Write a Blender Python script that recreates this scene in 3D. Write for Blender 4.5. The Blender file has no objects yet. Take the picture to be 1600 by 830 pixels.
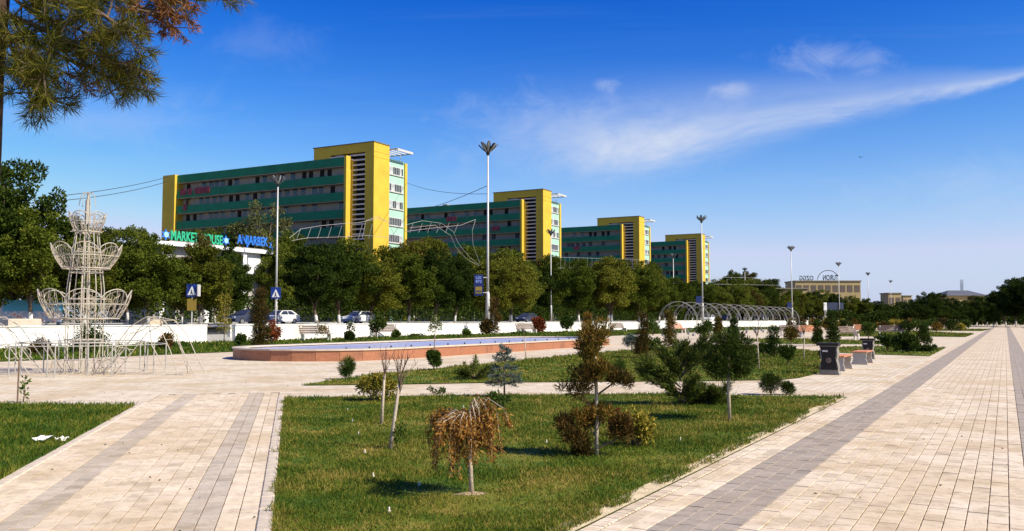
import bpy, math, random
import numpy as np
from mathutils import Vector, Matrix
R = math.radians
rnd = random.Random(7); rng = np.random.default_rng(7)
scene = bpy.context.scene
C = scene.collection

# ------------------------------------------------------------------ camera
F = 1400.0                       # focal length in photo pixels (1600 wide)
PITCH = math.atan(84.0 / F); EYE = 1.6
cam_d = bpy.data.cameras.new('camera'); cam = bpy.data.objects.new('camera', cam_d); C.objects.link(cam)
cam_d.sensor_width = 36; cam_d.lens = F / 1600 * 36; cam_d.clip_start = .05; cam_d.clip_end = 6000
cam.location = (0, 0, EYE); cam.rotation_euler = (math.pi / 2 + PITCH, 0, 0)
scene.camera = cam
TH = math.atan((1571 - 800) / F * math.cos(PITCH))   # bearing of the avenue
ct, st = math.cos(TH), math.sin(TH)
BE = math.atan((455 - 800) / F * math.cos(PITCH))    # bearing of the side path
cb, sb = math.cos(BE), math.sin(BE)

def ray(u, v):
    x = (u - 800) / F; y = (415 - v) / F
    return np.array([x, math.cos(PITCH) - y * math.sin(PITCH), math.sin(PITCH) + y * math.cos(PITCH)])
def pg(u, v, z=0.0):             # photo column/row -> point of the level plane z
    d = ray(u, v); t = (z - EYE) / d[2]
    return np.array([d[0] * t, d[1] * t, z])
def pr(u, v, r):                 # photo column/row -> point of the vertical plane at offset r from the avenue axis
    d = ray(u, v); t = r / (d[0] * ct - d[1] * st)
    return np.array([d[0] * t, d[1] * t, EYE + d[2] * t])
def site(r, s, z=0.0):           # avenue frame (r across, s along) -> world
    return np.array([r * ct + s * st, -r * st + s * ct, z])
def rs(p): return p[0] * ct - p[1] * st, p[0] * st + p[1] * ct
def path(q, b, z=0.0): return np.array([q * cb + b * sb, -q * sb + b * cb, z])
def pq(u, v):
    d = ray(u, v); return d[0] / d[1], d[2] / d[1]

# ------------------------------------------------------------------ sun, sky, exposure
SUN_DIR = Vector((.885, -.465, 0)).normalized(); SUN_EL = R(41)
sun_vec = Vector((SUN_DIR.x * math.cos(SUN_EL), SUN_DIR.y * math.cos(SUN_EL), math.sin(SUN_EL)))
sd = bpy.data.lights.new('sun', 'SUN'); sd.energy = 5.0; sd.angle = R(.53); sd.color = (1, .92, .77)
so = bpy.data.objects.new('sun', sd); C.objects.link(so)
so.rotation_euler = sun_vec.to_track_quat('Z', 'Y').to_euler(); so.location = (60, -40, 60)
vs = scene.view_settings; vs.view_transform = 'Standard'; vs.look = 'None'; vs.gamma = 1; vs.exposure = .45
vs.use_curve_mapping = False
world = bpy.data.worlds.new('World'); scene.world = world; world.use_nodes = True

class NT:
    def __init__(s, nt): s.nt = nt; s.n = nt.nodes; s.l = nt.links
    def node(s, t, **k):
        n = s.n.new(t)
        for a, b in k.items(): setattr(n, a, b)
        return n
    def put(s, sock, v):
        if isinstance(v, bpy.types.NodeSocket): s.l.new(v, sock)
        else: sock.default_value = v
    def m(s, op, a, b=0.0, c=0.0, clamp=False):
        n = s.node('ShaderNodeMath', operation=op, use_clamp=clamp)
        s.put(n.inputs[0], a); s.put(n.inputs[1], b); s.put(n.inputs[2], c); return n.outputs[0]
    def step(s, x, lo, hi):
        n = s.node('ShaderNodeMapRange', interpolation_type='SMOOTHSTEP'); s.put(n.inputs[0], x)
        n.inputs[1].default_value = lo; n.inputs[2].default_value = hi; return n.outputs[0]
    def mix(s, f, a, b, blend='MIX'):
        n = s.node('ShaderNodeMix', data_type='RGBA', blend_type=blend)
        s.put(n.inputs[0], f)
        for i, v in ((6, a), (7, b)):
            if isinstance(v, tuple) and len(v) == 3: v = (*v, 1)
            s.put(n.inputs[i], v)
        return n.outputs[2]
    def dot(s, v, w):
        n = s.node('ShaderNodeVectorMath', operation='DOT_PRODUCT'); s.put(n.inputs[0], v); n.inputs[1].default_value = w
        return n.outputs['Value']
    def xyz(s, x, y, z=0.0):
        n = s.node('ShaderNodeCombineXYZ'); s.put(n.inputs[0], x); s.put(n.inputs[1], y); s.put(n.inputs[2], z); return n.outputs[0]
    def noise(s, v, scale, detail=3, rough=.55, dist=0):
        n = s.node('ShaderNodeTexNoise'); s.put(n.inputs['Vector'], v); n.inputs['Scale'].default_value = scale
        n.inputs['Detail'].default_value = detail; n.inputs['Roughness'].default_value = rough
        n.inputs['Distortion'].default_value = dist; return n.outputs['Fac']
    def ramp(s, f, stops):
        n = s.node('ShaderNodeValToRGB'); s.put(n.inputs[0], f); e = n.color_ramp.elements
        while len(e) < len(stops): e.new(.5)
        for k, (p, c) in zip(e, stops): k.position = p; k.color = (*c, 1)
        return n.outputs[0]

def build_sky():
    T = NT(world.node_tree); T.n.clear()
    out = T.node('ShaderNodeOutputWorld'); bg = T.node('ShaderNodeBackground'); bg.inputs[1].default_value = SKY_STRENGTH
    sky = T.node('ShaderNodeTexSky', sky_type='NISHITA', sun_disc=False, sun_elevation=SUN_EL,
                 sun_rotation=math.atan2(SUN_DIR.x, SUN_DIR.y), altitude=300, air_density=1.0, dust_density=.9, ozone_density=3.0)
    hs = T.node('ShaderNodeHueSaturation'); hs.inputs['Saturation'].default_value = 1.32; hs.inputs['Value'].default_value = 1.0
    hs.inputs['Hue'].default_value = .496
    T.l.new(sky.outputs[0], hs.inputs['Color'])
    sp_ = T.node('ShaderNodeSeparateColor'); T.l.new(hs.outputs[0], sp_.inputs[0]); cc = T.node('ShaderNodeCombineColor')
    for i, (ref, tgt, g_) in enumerate(((2.9, .53, 3.3), (4.56, .665, 1.75), (5.27, .90, 1.05))):      # vivid grading of the whole dome
        c_ = T.m('DIVIDE', T.m('MINIMUM', sp_.outputs[i], ref * 1.08), ref)
        T.l.new(T.m('MULTIPLY', T.m('POWER', c_, g_), tgt / 1.366 / SKY_STRENGTH), cc.inputs[i])
    col = cc.outputs[0]
    g = T.node('ShaderNodeTexCoord').outputs['Generated']
    sx, sy, sz = T.dot(g, (1, 0, 0)), T.dot(g, (0, 1, 0)), T.dot(g, (0, 0, 1))
    yy = T.m('MAXIMUM', sy, .02)
    p, q = T.m('DIVIDE', sx, yy), T.m('DIVIDE', sz, yy)
    front = T.step(sy, .05, .3)
    e_ = T.m('DIVIDE', sz, .172); hzf = T.m('MULTIPLY', T.m('EXPONENT', T.m('MULTIPLY', T.m('MULTIPLY', e_, e_), -1.0)), .78)
    col = T.mix(hzf, col, (.54 / 1.366 / SKY_STRENGTH, .645 / 1.366 / SKY_STRENGTH, .90 / 1.366 / SKY_STRENGTH))
    A = np.array(pq(1596, 122)); B = np.array(pq(880, 268)); L = np.linalg.norm(B - A); e = (B - A) / L; nn = np.array([e[1], -e[0]])
    if nn[1] < 0: nn = -nn
    v = T.xyz(p, q)
    t = T.m('DIVIDE', T.m('SUBTRACT', T.dot(v, (*e, 0)), float(A @ e)), float(L))
    d = T.m('SUBTRACT', T.dot(v, (*nn, 0)), float(A @ nn))
    sv = T.xyz(T.m('MULTIPLY', T.dot(v, (*e, 0)), 5.0), T.m('MULTIPLY', T.dot(v, (*nn, 0)), 17.0), .3)
    ns = T.noise(sv, 1.0, 9, .66, .5)
    d = T.m('ADD', d, T.m('MULTIPLY', T.m('SUBTRACT', ns, .5), .03))
    w = T.m('ADD', .015, T.m('MULTIPLY', T.m('MAXIMUM', t, 0.0), .105))
    x = T.m('DIVIDE', d, w)
    prof = T.m('MULTIPLY', T.step(x, -.45, .3), T.m('SUBTRACT', 1.0, T.step(x, .1, 1.15)))
    core = T.m('MULTIPLY', T.step(x, -.3, .1), T.m('SUBTRACT', 1.0, T.step(x, .1, .45)))
    fade = T.m('SUBTRACT', 1.0, T.step(t, .7, 1.22))
    cirr = T.m('MULTIPLY', T.m('MULTIPLY', T.m('ADD', T.m('MULTIPLY', prof, .42), T.m('MULTIPLY', core, .26)), fade), T.m('MULTIPLY', T.m('POWER', ns, 1.6), 2.6))
    # small puffs
    pv = T.xyz(T.m('MULTIPLY', p, 16.0), T.m('MULTIPLY', q, 26.0), 1.7)
    pn = T.noise(pv, 1.0, 9, .66, .6)
    tot = cirr
    for (u, vv, ru, rv, k) in ((1292, 90, 95, 30, .36), (1152, 140, 40, 15, .28), (944, 132, 24, 14, .24), (900, 215, 210, 80, .30), (1530, 300, 190, 60, .20), (160, 185, 200, 60, .16), (420, 70, 110, 40, .10)):
        c0, c1 = pq(u, vv)
        a = T.m('DIVIDE', T.m('SUBTRACT', p, c0), ru / F); b = T.m('DIVIDE', T.m('SUBTRACT', q, c1), rv / F)
        rr = T.m('SQRT', T.m('ADD', T.m('MULTIPLY', a, a), T.m('MULTIPLY', b, b)))
        rr = T.m('ADD', rr, T.m('MULTIPLY', T.m('SUBTRACT', pn, .5), 2.6))
        tot = T.m('ADD', tot, T.m('MULTIPLY', T.m('SUBTRACT', 1.0, T.step(rr, -.3, 1.25)), k))
    # thin high veil all round the sky, streaked
    hz = T.m('MAXIMUM', sz, .03)
    vv = T.xyz(T.m('MULTIPLY', T.m('DIVIDE', sx, hz), .35), T.m('MULTIPLY', T.m('DIVIDE', sy, hz), .9), 0.0)
    veil = T.m('MULTIPLY', T.step(T.noise(vv, 1.0, 5, .6, .8), .5, .9), .13)
    tot = T.m('MULTIPLY', tot, front)
    tot = T.m('MINIMUM', T.m('MULTIPLY', T.m('ADD', tot, veil), T.step(sz, .0, .05)), .92)
    col = T.mix(tot, col, CLOUD)
    T.l.new(col, bg.inputs[0]); T.l.new(bg.outputs[0], out.inputs[0])
SKY_STRENGTH = .10
CLOUD = (4.9, 5.4, 6.5)
build_sky()

# ------------------------------------------------------------------ materials
def new_mat(name):
    m = bpy.data.materials.new(name); m.use_nodes = True; T = NT(m.node_tree)
    b = T.n['Principled BSDF']; return m, T, b
def mat(name, col, rough=.75, var=.15, scale=4.0, bump=0.0, bscale=40.0, spec=.35, metal=0.0, stain=None):
    m, T, b = new_mat(name)
    g = T.node('ShaderNodeTexCoord').outputs['Object']
    n = T.noise(g, scale, 4, .6)
    lo = tuple(max(0, c * (1 - var)) for c in col); hi = tuple(min(1, c * (1 + var)) for c in col)
    c = T.ramp(n, [(.3, lo), (.7, hi)])
    if stain:
        n2 = T.noise(g, stain[1], 5, .65); c = T.mix(T.step(n2, .52, .75), c, stain[0])
    T.l.new(c, b.inputs['Base Color']); b.inputs['Roughness'].default_value = rough
    b.inputs['Specular IOR Level'].default_value = spec; b.inputs['Metallic'].default_value = metal
    if bump:
        bn = T.node('ShaderNodeBump'); bn.inputs['Strength'].default_value = bump; bn.inputs['Distance'].default_value = .02
        T.l.new(T.noise(g, bscale, 4, .6), bn.inputs['Height']); T.l.new(bn.outputs[0], b.inputs['Normal'])
    return m
def leafmat(name, stops, trans=.3, rough=.7, patch=1.2, spec=.06, objvar=.25):
    m, T, b = new_mat(name)
    geo = T.node('ShaderNodeNewGeometry'); oi = T.node('ShaderNodeObjectInfo')
    g = T.node('ShaderNodeTexCoord').outputs['Object']
    n = T.noise(g, patch, 2)
    f = T.m('ADD', T.m('MULTIPLY', geo.outputs['Random Per Island'], .55), T.m('MULTIPLY', n, .6))
    f = T.m('ADD', f, T.m('MULTIPLY', T.m('SUBTRACT', oi.outputs['Random'], .6), objvar))
    k = len(stops); c = T.ramp(f, [(.12 + .76 * i / max(1, k - 1), s) for i, s in enumerate(stops)])
    T.l.new(c, b.inputs['Base Color']); b.inputs['Roughness'].default_value = rough; b.inputs['Specular IOR Level'].default_value = spec
    tr = T.node('ShaderNodeBsdfTranslucent'); T.l.new(c, tr.inputs[0])
    mx = T.node('ShaderNodeMixShader'); mx.inputs[0].default_value = trans
    T.l.new(b.outputs[0], mx.inputs[1]); T.l.new(tr.outputs[0], mx.inputs[2])
    T.l.new(mx.outputs[0], T.n['Material Output'].inputs['Surface'])
    return m
def paving(name, c1, c2, mortar, ax_s, ax_r, bw=.25, rh=.15, mort=.006, stain=(.50, .365, .20), single=False, off=0.0):
    """concrete block paving; ax_s runs along the blocks. single: the colour of real blocks, no drawn joints"""
    m, T, b = new_mat(name)
    P = T.node('ShaderNodeNewGeometry').outputs['Position']
    if single:
        geo = T.node('ShaderNodeNewGeometry'); oi = T.node('ShaderNodeObjectInfo')
        f = T.m('FRACT', T.m('ADD', geo.outputs['Random Per Island'], oi.outputs['Random']))
        c = T.ramp(f, [(0, c1), (.55, tuple((a + b) / 2 for a, b in zip(c1, c2))), (.9, tuple(.35 * a + .65 * b for a, b in zip(c1, c2))), (1, tuple(b * .85 for b in c2))])
    else:
        v = T.xyz(T.dot(P, (*ax_s, 0)), T.m('ADD', T.dot(P, (*ax_r, 0)), off))
        br = T.node('ShaderNodeTexBrick'); T.l.new(v, br.inputs['Vector'])
        br.inputs['Scale'].default_value = 1; br.inputs['Brick Width'].default_value = bw; br.inputs['Row Height'].default_value = rh
        br.inputs['Mortar Size'].default_value = mort; br.inputs['Mortar Smooth'].default_value = .2; br.inputs['Bias'].default_value = 0
        br.inputs['Color1'].default_value = (*c1, 1); br.inputs['Color2'].default_value = (*c2, 1); br.inputs['Mortar'].default_value = (*mortar, 1)
        c = br.outputs['Color']
    big = T.noise(P, .55, 5, .62); c = T.mix(T.m('MULTIPLY', T.step(big, .40, .66), .62), c, stain)
    mid = T.noise(P, 2.6, 5, .65); c = T.mix(T.m('MULTIPLY', T.step(mid, .45, .70), .42), c, tuple(x * .55 for x in stain)); m2 = T.noise(P, 11, 5, .7); c = T.mix(T.m('MULTIPLY', T.step(m2, .48, .70), .45), c, tuple(x * .62 for x in stain))
    fine = T.noise(P, 60, 4, .7); c = T.mix(.5, c, T.ramp(fine, [(.25, (.42, .42, .42)), (.75, (.58, .58, .58))]), 'OVERLAY')
    T.l.new(c, b.inputs['Base Color']); b.inputs['Roughness'].default_value = .85; b.inputs['Specular IOR Level'].default_value = .25
    bn = T.node('ShaderNodeBump'); bn.inputs['Strength'].default_value = .35; bn.inputs['Distance'].default_value = .004
    T.l.new(T.noise(P, 90, 4, .7), bn.inputs['Height']); T.l.new(bn.outputs[0], b.inputs['Normal'])
    return m
def grassmat(name, blades, off=0.0):
    m, T, b = new_mat(name)
    geo = T.node('ShaderNodeNewGeometry'); P = geo.outputs['Position']
    n = T.noise(P, .9, 4, .65, .4); n2 = T.noise(P, 5.0, 3, .6)
    f = T.m('ADD', T.m('MULTIPLY', n, .75), T.m('MULTIPLY', n2, .25)); f = T.m('ADD', f, off - .025)
    if blades: f = T.m('ADD', f, T.m('MULTIPLY', T.m('SUBTRACT', geo.outputs['Random Per Island'], .5), .34))
    c = T.ramp(f, [(.28, (.036, .080, .005)), (.42, (.078, .128, .007)), (.50, (.135, .160, .012)), (.60, (.24, .20, .032)), (.76, (.42, .30, .09))])
    T.l.new(c, b.inputs['Base Color']); b.inputs['Roughness'].default_value = .7; b.inputs['Specular IOR Level'].default_value = .2
    if blades:
        tr = T.node('ShaderNodeBsdfTranslucent'); T.l.new(c, tr.inputs[0]); mx = T.node('ShaderNodeMixShader'); mx.inputs[0].default_value = .3
        T.l.new(b.outputs[0], mx.inputs[1]); T.l.new(tr.outputs[0], mx.inputs[2]); T.l.new(mx.outputs[0], T.n['Material Output'].inputs['Surface'])
    return m

aS, aR = (st, ct), (ct, -st); bS, bR = (sb, cb), (cb, -sb)
CREAM1, CREAM2, JOINT = (.76, .635, .47), (.64, .52, .375), (.27, .20, .12)
GREY1, GREY2 = (.41, .345, .275), (.33, .275, .22)
M = dict(
    plaza=paving('plaza paving', (.74, .635, .475), (.66, .56, .41), (.40, .33, .23), aS, aR, .4, .2, .010),
    prom=paving('promenade paving', CREAM1, CREAM2, JOINT, aS, aR, off=1.82),
    prom_band=paving('promenade grey paving', GREY1, GREY2, (.2, .16, .125), aS, aR, off=1.82, stain=(.36, .29, .21)),
    paver=paving('cream block', CREAM1, CREAM2, JOINT, aS, aR, single=True),
    paver_grey=paving('grey block', GREY1, GREY2, JOINT, aS, aR, single=True, stain=(.36, .29, .21)),
    paver_faint=paving('faint grey block', (.57, .485, .38), (.46, .385, .30), JOINT, bS, bR, single=True, stain=(.42, .33, .21)),
    sand=mat('joint sand', (.17, .12, .075), .95, .3, 8, .4),
    kerb=mat('kerb concrete', (.56, .47, .36), .9, .2, 6, .4, 60),
    drysand=mat('dry pale sand', (.60, .48, .29), .95, .2, 6, .6, 40),
    soil=mat('bare soil', (.34, .25, .15), .95, .3, 5, .6, 30),
    earth=mat('earth', (.17, .15, .07), .95, .3, .05),
    lawn=grassmat('lawn ground', False), blade=grassmat('grass blade', True), blade_lush=grassmat('lush grass blade', True, -.09), lawn_lush=grassmat('lush lawn ground', False, -.09),
    street=mat('street ground', (.25, .215, .155), .9, .2, .2, .2, 8),
    asphalt=mat('asphalt', (.06, .058, .055), .9, .2, .6, .2, 20),
    line=mat('road paint', (.75, .75, .72), .7, .1, 3),
    whitewall=mat('white rendered wall', (.80, .78, .74), .85, .06, 1.2, .2, 12, stain=((.60, .55, .46), .55)),
    step=mat('grey concrete', (.30, .29, .28), .9, .15, 4, .2),
    yellow=mat('yellow render', (.61, .415, .040), .8, .10, .4, .1, 10, stain=((.50, .33, .04), .22)),
    yellow_d=mat('yellow render joint', (.50, .33, .04), .8, .08, .4),
    green=mat('green render', (.012, .19, .082), .75, .14, .5, .1, 10, stain=((.010, .13, .062), .3)),
    mint=mat('mint render', (.36, .58, .46), .75, .08, .4, .1, 10),
    offwhite=mat('pale gallery wall', (.35, .32, .265), .85, .15, .5),
    slat=mat('pale louvre', (.62, .58, .50), .7, .1, 1),
    dark=mat('dark void', (.018, .017, .016), .9, .2, 1),
    frame=mat('window frame', (.52, .51, .48), .6, .1, 2),
    glass=mat('window glass', (.035, .042, .05), .08, .3, .4, spec=.6),
    curtain=mat('bright glazing', (.42, .43, .42), .25, .35, .8, spec=.6),
    roofgrey=mat('roof edge', (.20, .17, .12), .9, .1, 1),
    cloth=mat('hanging washing', (.26, .05, .06), .9, .6, 1.6),
    granite=mat('red granite', (.33, .135, .070), .55, .16, 9, .08, 80, stain=((.22, .095, .055), 1.0)),
    rim=mat('pale stone rim', (.52, .44, .345), .7, .12, 4, .1, 40),
    tile=mat('basin tile', (.42, .45, .66), .5, .12, 2),
    pole=mat('galvanised pole', (.58, .56, .53), .5, .08, 2, metal=.15),
    lampdark=mat('lamp head', (.022, .024, .028), .45, .2, 3),
    lampglass=mat('lamp lens', (.40, .40, .38), .3, .1, 3),
    wire=mat('white painted tube', (.43, .39, .32), .6, .15, 4, stain=((.45, .33, .19), 3.0)),
    light_string=mat('light string', (.40, .335, .24), .6, .3, 8),
    rail=mat('weathered rail', (.37, .355, .325), .55, .12, 4),
    bark=mat('bark', (.17, .115, .075), .95, .35, 6, .8, 25),
    pinebark=mat('pine bark', (.075, .045, .028), .95, .45, 7, 1.0, 22),
    palebark=mat('pale bark', (.44, .36, .27), .9, .25, 7, .5, 40),
    whitebark=None,
    bannerblue=mat('banner blue', (.008, .022, .11), .6, .15, 3), blue=mat('sign blue', (.010, .036, .22), .45, .08, 3), white=mat('sign white', (.80, .80, .78), .5, .04, 3),
    black=mat('sign black', (.02, .02, .02), .6, .1, 3), signyellow=mat('sign ochre', (.26, .18, .03), .6, .12, 3),
    carwhite=mat('white car paint', (.80, .80, .79), .18, .03, 1, spec=.6), caryellow=mat('yellow car paint', (.80, .42, .01), .2, .03, 1, spec=.6),
    cardark=mat('dark car paint', (.04, .05, .09), .2, .1, 1, spec=.6), tyre=mat('tyre', (.02, .02, .02), .9, .2, 4),
    rimalloy=mat('wheel rim', (.4, .4, .4), .35, .1, 4, metal=.6), tail=mat('tail lamp', (.4, .01, .01), .3, .1, 4), headl=mat('head lamp', (.7, .7, .7), .15, .1, 4),
    wood=mat('orange seat wood', (.50, .20, .09), .6, .25, 7, .2, 36), woodgrey=mat('dark seat slat', (.16, .11, .085), .7, .25, 7, .2, 50),
    castwhite=mat('white cast bench side', (.74, .70, .62), .7, .1, 4, .1, 30),
    castshade=mat('shade-toned white cast concrete', (.40, .375, .33), .8, .12, 4, .1, 30),  # white bench sides with their shade put into the colour
    bin=mat('dark bin panel', (.016, .012, .010), .6, .3, 4), binbase=mat('bin concrete', (.22, .20, .17), .85, .15, 5, .2, 40),
    tan=mat('tan render', (.40, .30, .14), .85, .12, .1), brownwin=mat('brown facade band', (.12, .09, .07), .7, .2, .2),
    stone=mat('grey rubble stone', (.34, .32, .30), .9, .35, 1.6, .8, 3), slateroof=mat('slate roof', (.10, .105, .125), .8, .15, .3),
    sprink=mat('sprinkler plastic', (.68, .62, .50), .6, .15, 20),
    litter=mat('white paper litter', (.8, .79, .76), .9, .08, 20),
    cone=mat('dead pine cones', (.22, .10, .045), .9, .3, 20),
    bird=mat('bird', (.02, .02, .022), .9, .2, 5), wirecable=mat('cable', (.03, .03, .035), .7, .1, 5),
)
def whitewash():
    m, T, b = new_mat('whitewashed bark'); tc = T.node('ShaderNodeTexCoord').outputs['Object']
    z = T.dot(tc, (0, 0, 1)); n = T.noise(tc, 5, 4, .6)
    bark = T.ramp(n, [(.3, (.06, .045, .03)), (.7, (.15, .11, .075))]); wh = T.ramp(n, [(.3, (.60, .58, .54)), (.7, (.78, .77, .73))])
    f = T.step(T.m('ADD', z, T.m('MULTIPLY', n, .3)), 1.25, 1.4)
    T.l.new(T.mix(f, wh, bark), b.inputs['Base Color']); b.inputs['Roughness'].default_value = .9; return m
M['whitebark'] = whitewash()
def water():
    m, T, b = new_mat('fountain water'); g = T.node('ShaderNodeTexCoord').outputs['Object']
    b.inputs['Base Color'].default_value = (.46, .50, .72, 1); b.inputs['Roughness'].default_value = .25; b.inputs['Specular IOR Level'].default_value = .6
    bn = T.node('ShaderNodeBump'); bn.inputs['Strength'].default_value = .5; bn.inputs['Distance'].default_value = .03
    T.l.new(T.noise(g, 5, 3, .6), bn.inputs['Height']); T.l.new(bn.outputs[0], b.inputs['Normal']); return m
M['water'] = water()
def hoarding():
    m, T, b = new_mat('printed hoarding'); g = T.node('ShaderNodeTexCoord').outputs['Object']
    z = T.dot(g, (0, 0, 1)); n = T.noise(g, 2.2, 4, .6, .5)
    c = T.ramp(n, [(.35, (.55, .16, .20)), (.46, (.7, .68, .66)), (.54, (.20, .32, .6)), (.65, (.6, .5, .45))])
    c = T.mix(T.step(z, .95, 1.1), c, (.06, .33, .55)); T.l.new(c, b.inputs['Base Color']); return m
M['hoarding'] = hoarding()
LEAF = dict(
    tree=leafmat('olive tree leaves', [(.022, .034, .004), (.052, .078, .007), (.092, .120, .012), (.165, .175, .024)], .2, objvar=.5, patch=.8),
    dark=leafmat('dark tree leaves', [(.013, .024, .004), (.030, .050, .006), (.058, .084, .010)], .18, objvar=.3, patch=.8),
    pale=leafmat('pale sparse leaves', [(.06, .07, .02), (.12, .13, .04), (.2, .19, .07)]),
    olive=leafmat('yellowish olive leaves', [(.030, .036, .004), (.075, .088, .008), (.125, .138, .014), (.20, .19, .026)], .2, objvar=.4, patch=.8),
    rust=leafmat('rust tree leaves', [(.034, .032, .007), (.080, .068, .012), (.145, .11, .022)], .2, objvar=.3, patch=.8),
    pine=leafmat('pine needles', [(.020, .030, .006), (.060, .072, .011), (.125, .122, .017), (.22, .18, .028)], .2, patch=2.5),
    pinedry=leafmat('dry pine needles', [(.10, .042, .014), (.22, .095, .03), (.33, .16, .06)], .25),
    weep=leafmat('scorched drooping fronds', [(.10, .045, .012), (.25, .12, .026), (.41, .21, .046), (.52, .30, .085)], .3, patch=6),
    brown=leafmat('bronzed conifer', [(.026, .034, .007), (.075, .068, .012), (.17, .11, .02), (.32, .17, .035)], .2, patch=4),
    bronze2=leafmat('deep bronze conifer', [(.026, .026, .007), (.072, .052, .013), (.16, .085, .022)], .2, patch=5),
    juniper=leafmat('juniper sprays', [(.018, .036, .008), (.046, .074, .012), (.085, .108, .018), (.13, .14, .025)], .2, patch=5),
    pompine=leafmat('clipped pine', [(.012, .026, .006), (.034, .056, .009), (.062, .086, .013)], .15, patch=6),
    spruce=leafmat('blue spruce', [(.035, .055, .045), (.085, .12, .10), (.16, .20, .17)], .15, patch=6),
    yellowbush=leafmat('yellowing leaves', [(.045, .060, .010), (.14, .14, .02), (.35, .27, .035), (.55, .42, .08)], .3, patch=6),
    redbush=leafmat('red leaves', [(.06, .02, .01), (.20, .05, .018), (.34, .10, .03)], .3, patch=4),
    box=leafmat('clipped evergreen', [(.018, .036, .007), (.045, .078, .012), (.085, .125, .02)], .2, patch=6),
    lowgreen=leafmat('low hedge leaves', [(.03, .06, .01), (.07, .12, .018), (.12, .17, .03)], .3, patch=3),
)

# ------------------------------------------------------------------ object helpers
def tag(o, label=None, cat=None, group=None, kind=None):
    if label: o['label'] = label
    if cat: o['category'] = cat
    if group: o['group'] = group
    if kind: o['kind'] = kind
    return o
def link(name, me, parent=None, loc=None, rotz=0):
    o = bpy.data.objects.new(name, me); C.objects.link(o)
    if parent is not None: o.parent = parent
    if loc is not None: o.location = [float(x) for x in loc]
    if rotz: o.rotation_euler = (0, 0, rotz)
    return o
def thing(name, label, cat, loc=(0, 0, 0), rotz=0, group=None):
    o = link(name, None, None, loc, rotz); o.empty_display_size = .2
    return tag(o, label, cat, group)
def dup(root, loc, rotz, label, group=None, scale=None):
    r = root.copy(); C.objects.link(r); r.location = [float(x) for x in loc]; r.rotation_euler = (0, 0, rotz); r['label'] = label
    if group: r['group'] = group
    if scale: r.scale = scale
    for ch in list(root.children):
        c = ch.copy(); C.objects.link(c); c.parent = r
        for g in ch.children:
            d = g.copy(); C.objects.link(d); d.parent = c
    return r

class MB:
    def __init__(s): s.v = []; s.f = []
    def add(s, vs_, fs):
        o = len(s.v); s.v += [tuple(map(float, x)) for x in vs_]; s.f += [tuple(i + o for i in f) for f in fs]; return s
    def box(s, x0, x1, y0, y1, z0, z1):
        return s.add([(x0, y0, z0), (x1, y0, z0), (x1, y1, z0), (x0, y1, z0), (x0, y0, z1), (x1, y0, z1), (x1, y1, z1), (x0, y1, z1)],
                     [(0, 3, 2, 1), (4, 5, 6, 7), (0, 1, 5, 4), (1, 2, 6, 5), (2, 3, 7, 6), (3, 0, 4, 7)])
    def bbox(s, x0, x1, y0, y1, z0, z1, b=.02):
        p = [(x0, y0), (x1, y0), (x1, y1), (x0, y1)]; i = [(x0 + b, y0 + b), (x1 - b, y0 + b), (x1 - b, y1 - b), (x0 + b, y1 - b)]
        v = [(x, y, z0) for x, y in p] + [(x, y, z1 - b) for x, y in p] + [(x, y, z1) for x, y in i]
        f = [(8, 9, 10, 11), (3, 2, 1, 0)]
        for k in range(4):
            n = (k + 1) % 4; f += [(k, n, n + 4, k + 4), (k + 4, n + 4, n + 8, k + 8)]
        return s.add(v, f)
    def prism(s, poly, d, axis=1, o=0.0):           # poly in the two other axes, extruded o..o+d along axis
        n = len(poly); v = []
        for w in (o, o + d):
            for a, b in poly:
                v.append((w, a, b) if axis == 0 else (a, w, b) if axis == 1 else (a, b, w))
        f = [tuple(range(n)), tuple(range(2 * n - 1, n - 1, -1))] + [(i, i + n, (i + 1) % n + n, (i + 1) % n) for i in range(n)]
        return s.add(v, f)
    def tube(s, pts, rad, n=6, closed=False, cap=True):
        pts = [Vector([float(c) for c in p]) for p in pts]; k = len(pts)
        if not hasattr(rad, '__len__'): rad = [rad] * k
        v = []; prev = None
        for i, p in enumerate(pts):
            a = pts[(i - 1) % k] if (i or closed) else p; b = pts[(i + 1) % k] if (i < k - 1 or closed) else p
            t = (b - a); t = t.normalized() if t.length > 1e-9 else Vector((0, 0, 1))
            if prev is None: prev = t.orthogonal().normalized()
            x = prev - t * prev.dot(t); x = x.normalized() if x.length > 1e-6 else t.orthogonal().normalized()
            y = t.cross(x); prev = x
            for j in range(n):
                an = 2 * math.pi * j / n; v.append(p + (x * math.cos(an) + y * math.sin(an)) * rad[i])
        f = []
        for i in range(k if closed else k - 1):
            for j in range(n):
                a = i * n + j; b = i * n + (j + 1) % n; i2 = (i + 1) % k
                f.append((a, b, i2 * n + (j + 1) % n, i2 * n + j))
        if cap and not closed: f += [tuple(range(n - 1, -1, -1)), tuple(range((k - 1) * n, k * n))]
        return s.add(v, f)
    def lathe(s, prof, n=16, cx=0, cy=0):
        v = [(cx + r * math.cos(2 * math.pi * j / n), cy + r * math.sin(2 * math.pi * j / n), z) for r, z in prof for j in range(n)]
        f = [(i * n + j, i * n + (j + 1) % n, (i + 1) * n + (j + 1) % n, (i + 1) * n + j) for i in range(len(prof) - 1) for j in range(n)]
        f += [tuple(range(n - 1, -1, -1)), tuple(range((len(prof) - 1) * n, len(prof) * n))]
        return s.add(v, f)
    def mesh(s, name, m, smooth=False):
        me = bpy.data.meshes.new(name); me.from_pydata(s.v, [], s.f); me.materials.append(m)
        if smooth: me.polygons.foreach_set('use_smooth', [True] * len(me.polygons))
        me.update(); return me
    def build(s, name, m, parent=None, loc=None, rotz=0, smooth=False): return link(name, s.mesh(name, m, smooth), parent, loc, rotz)

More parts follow.
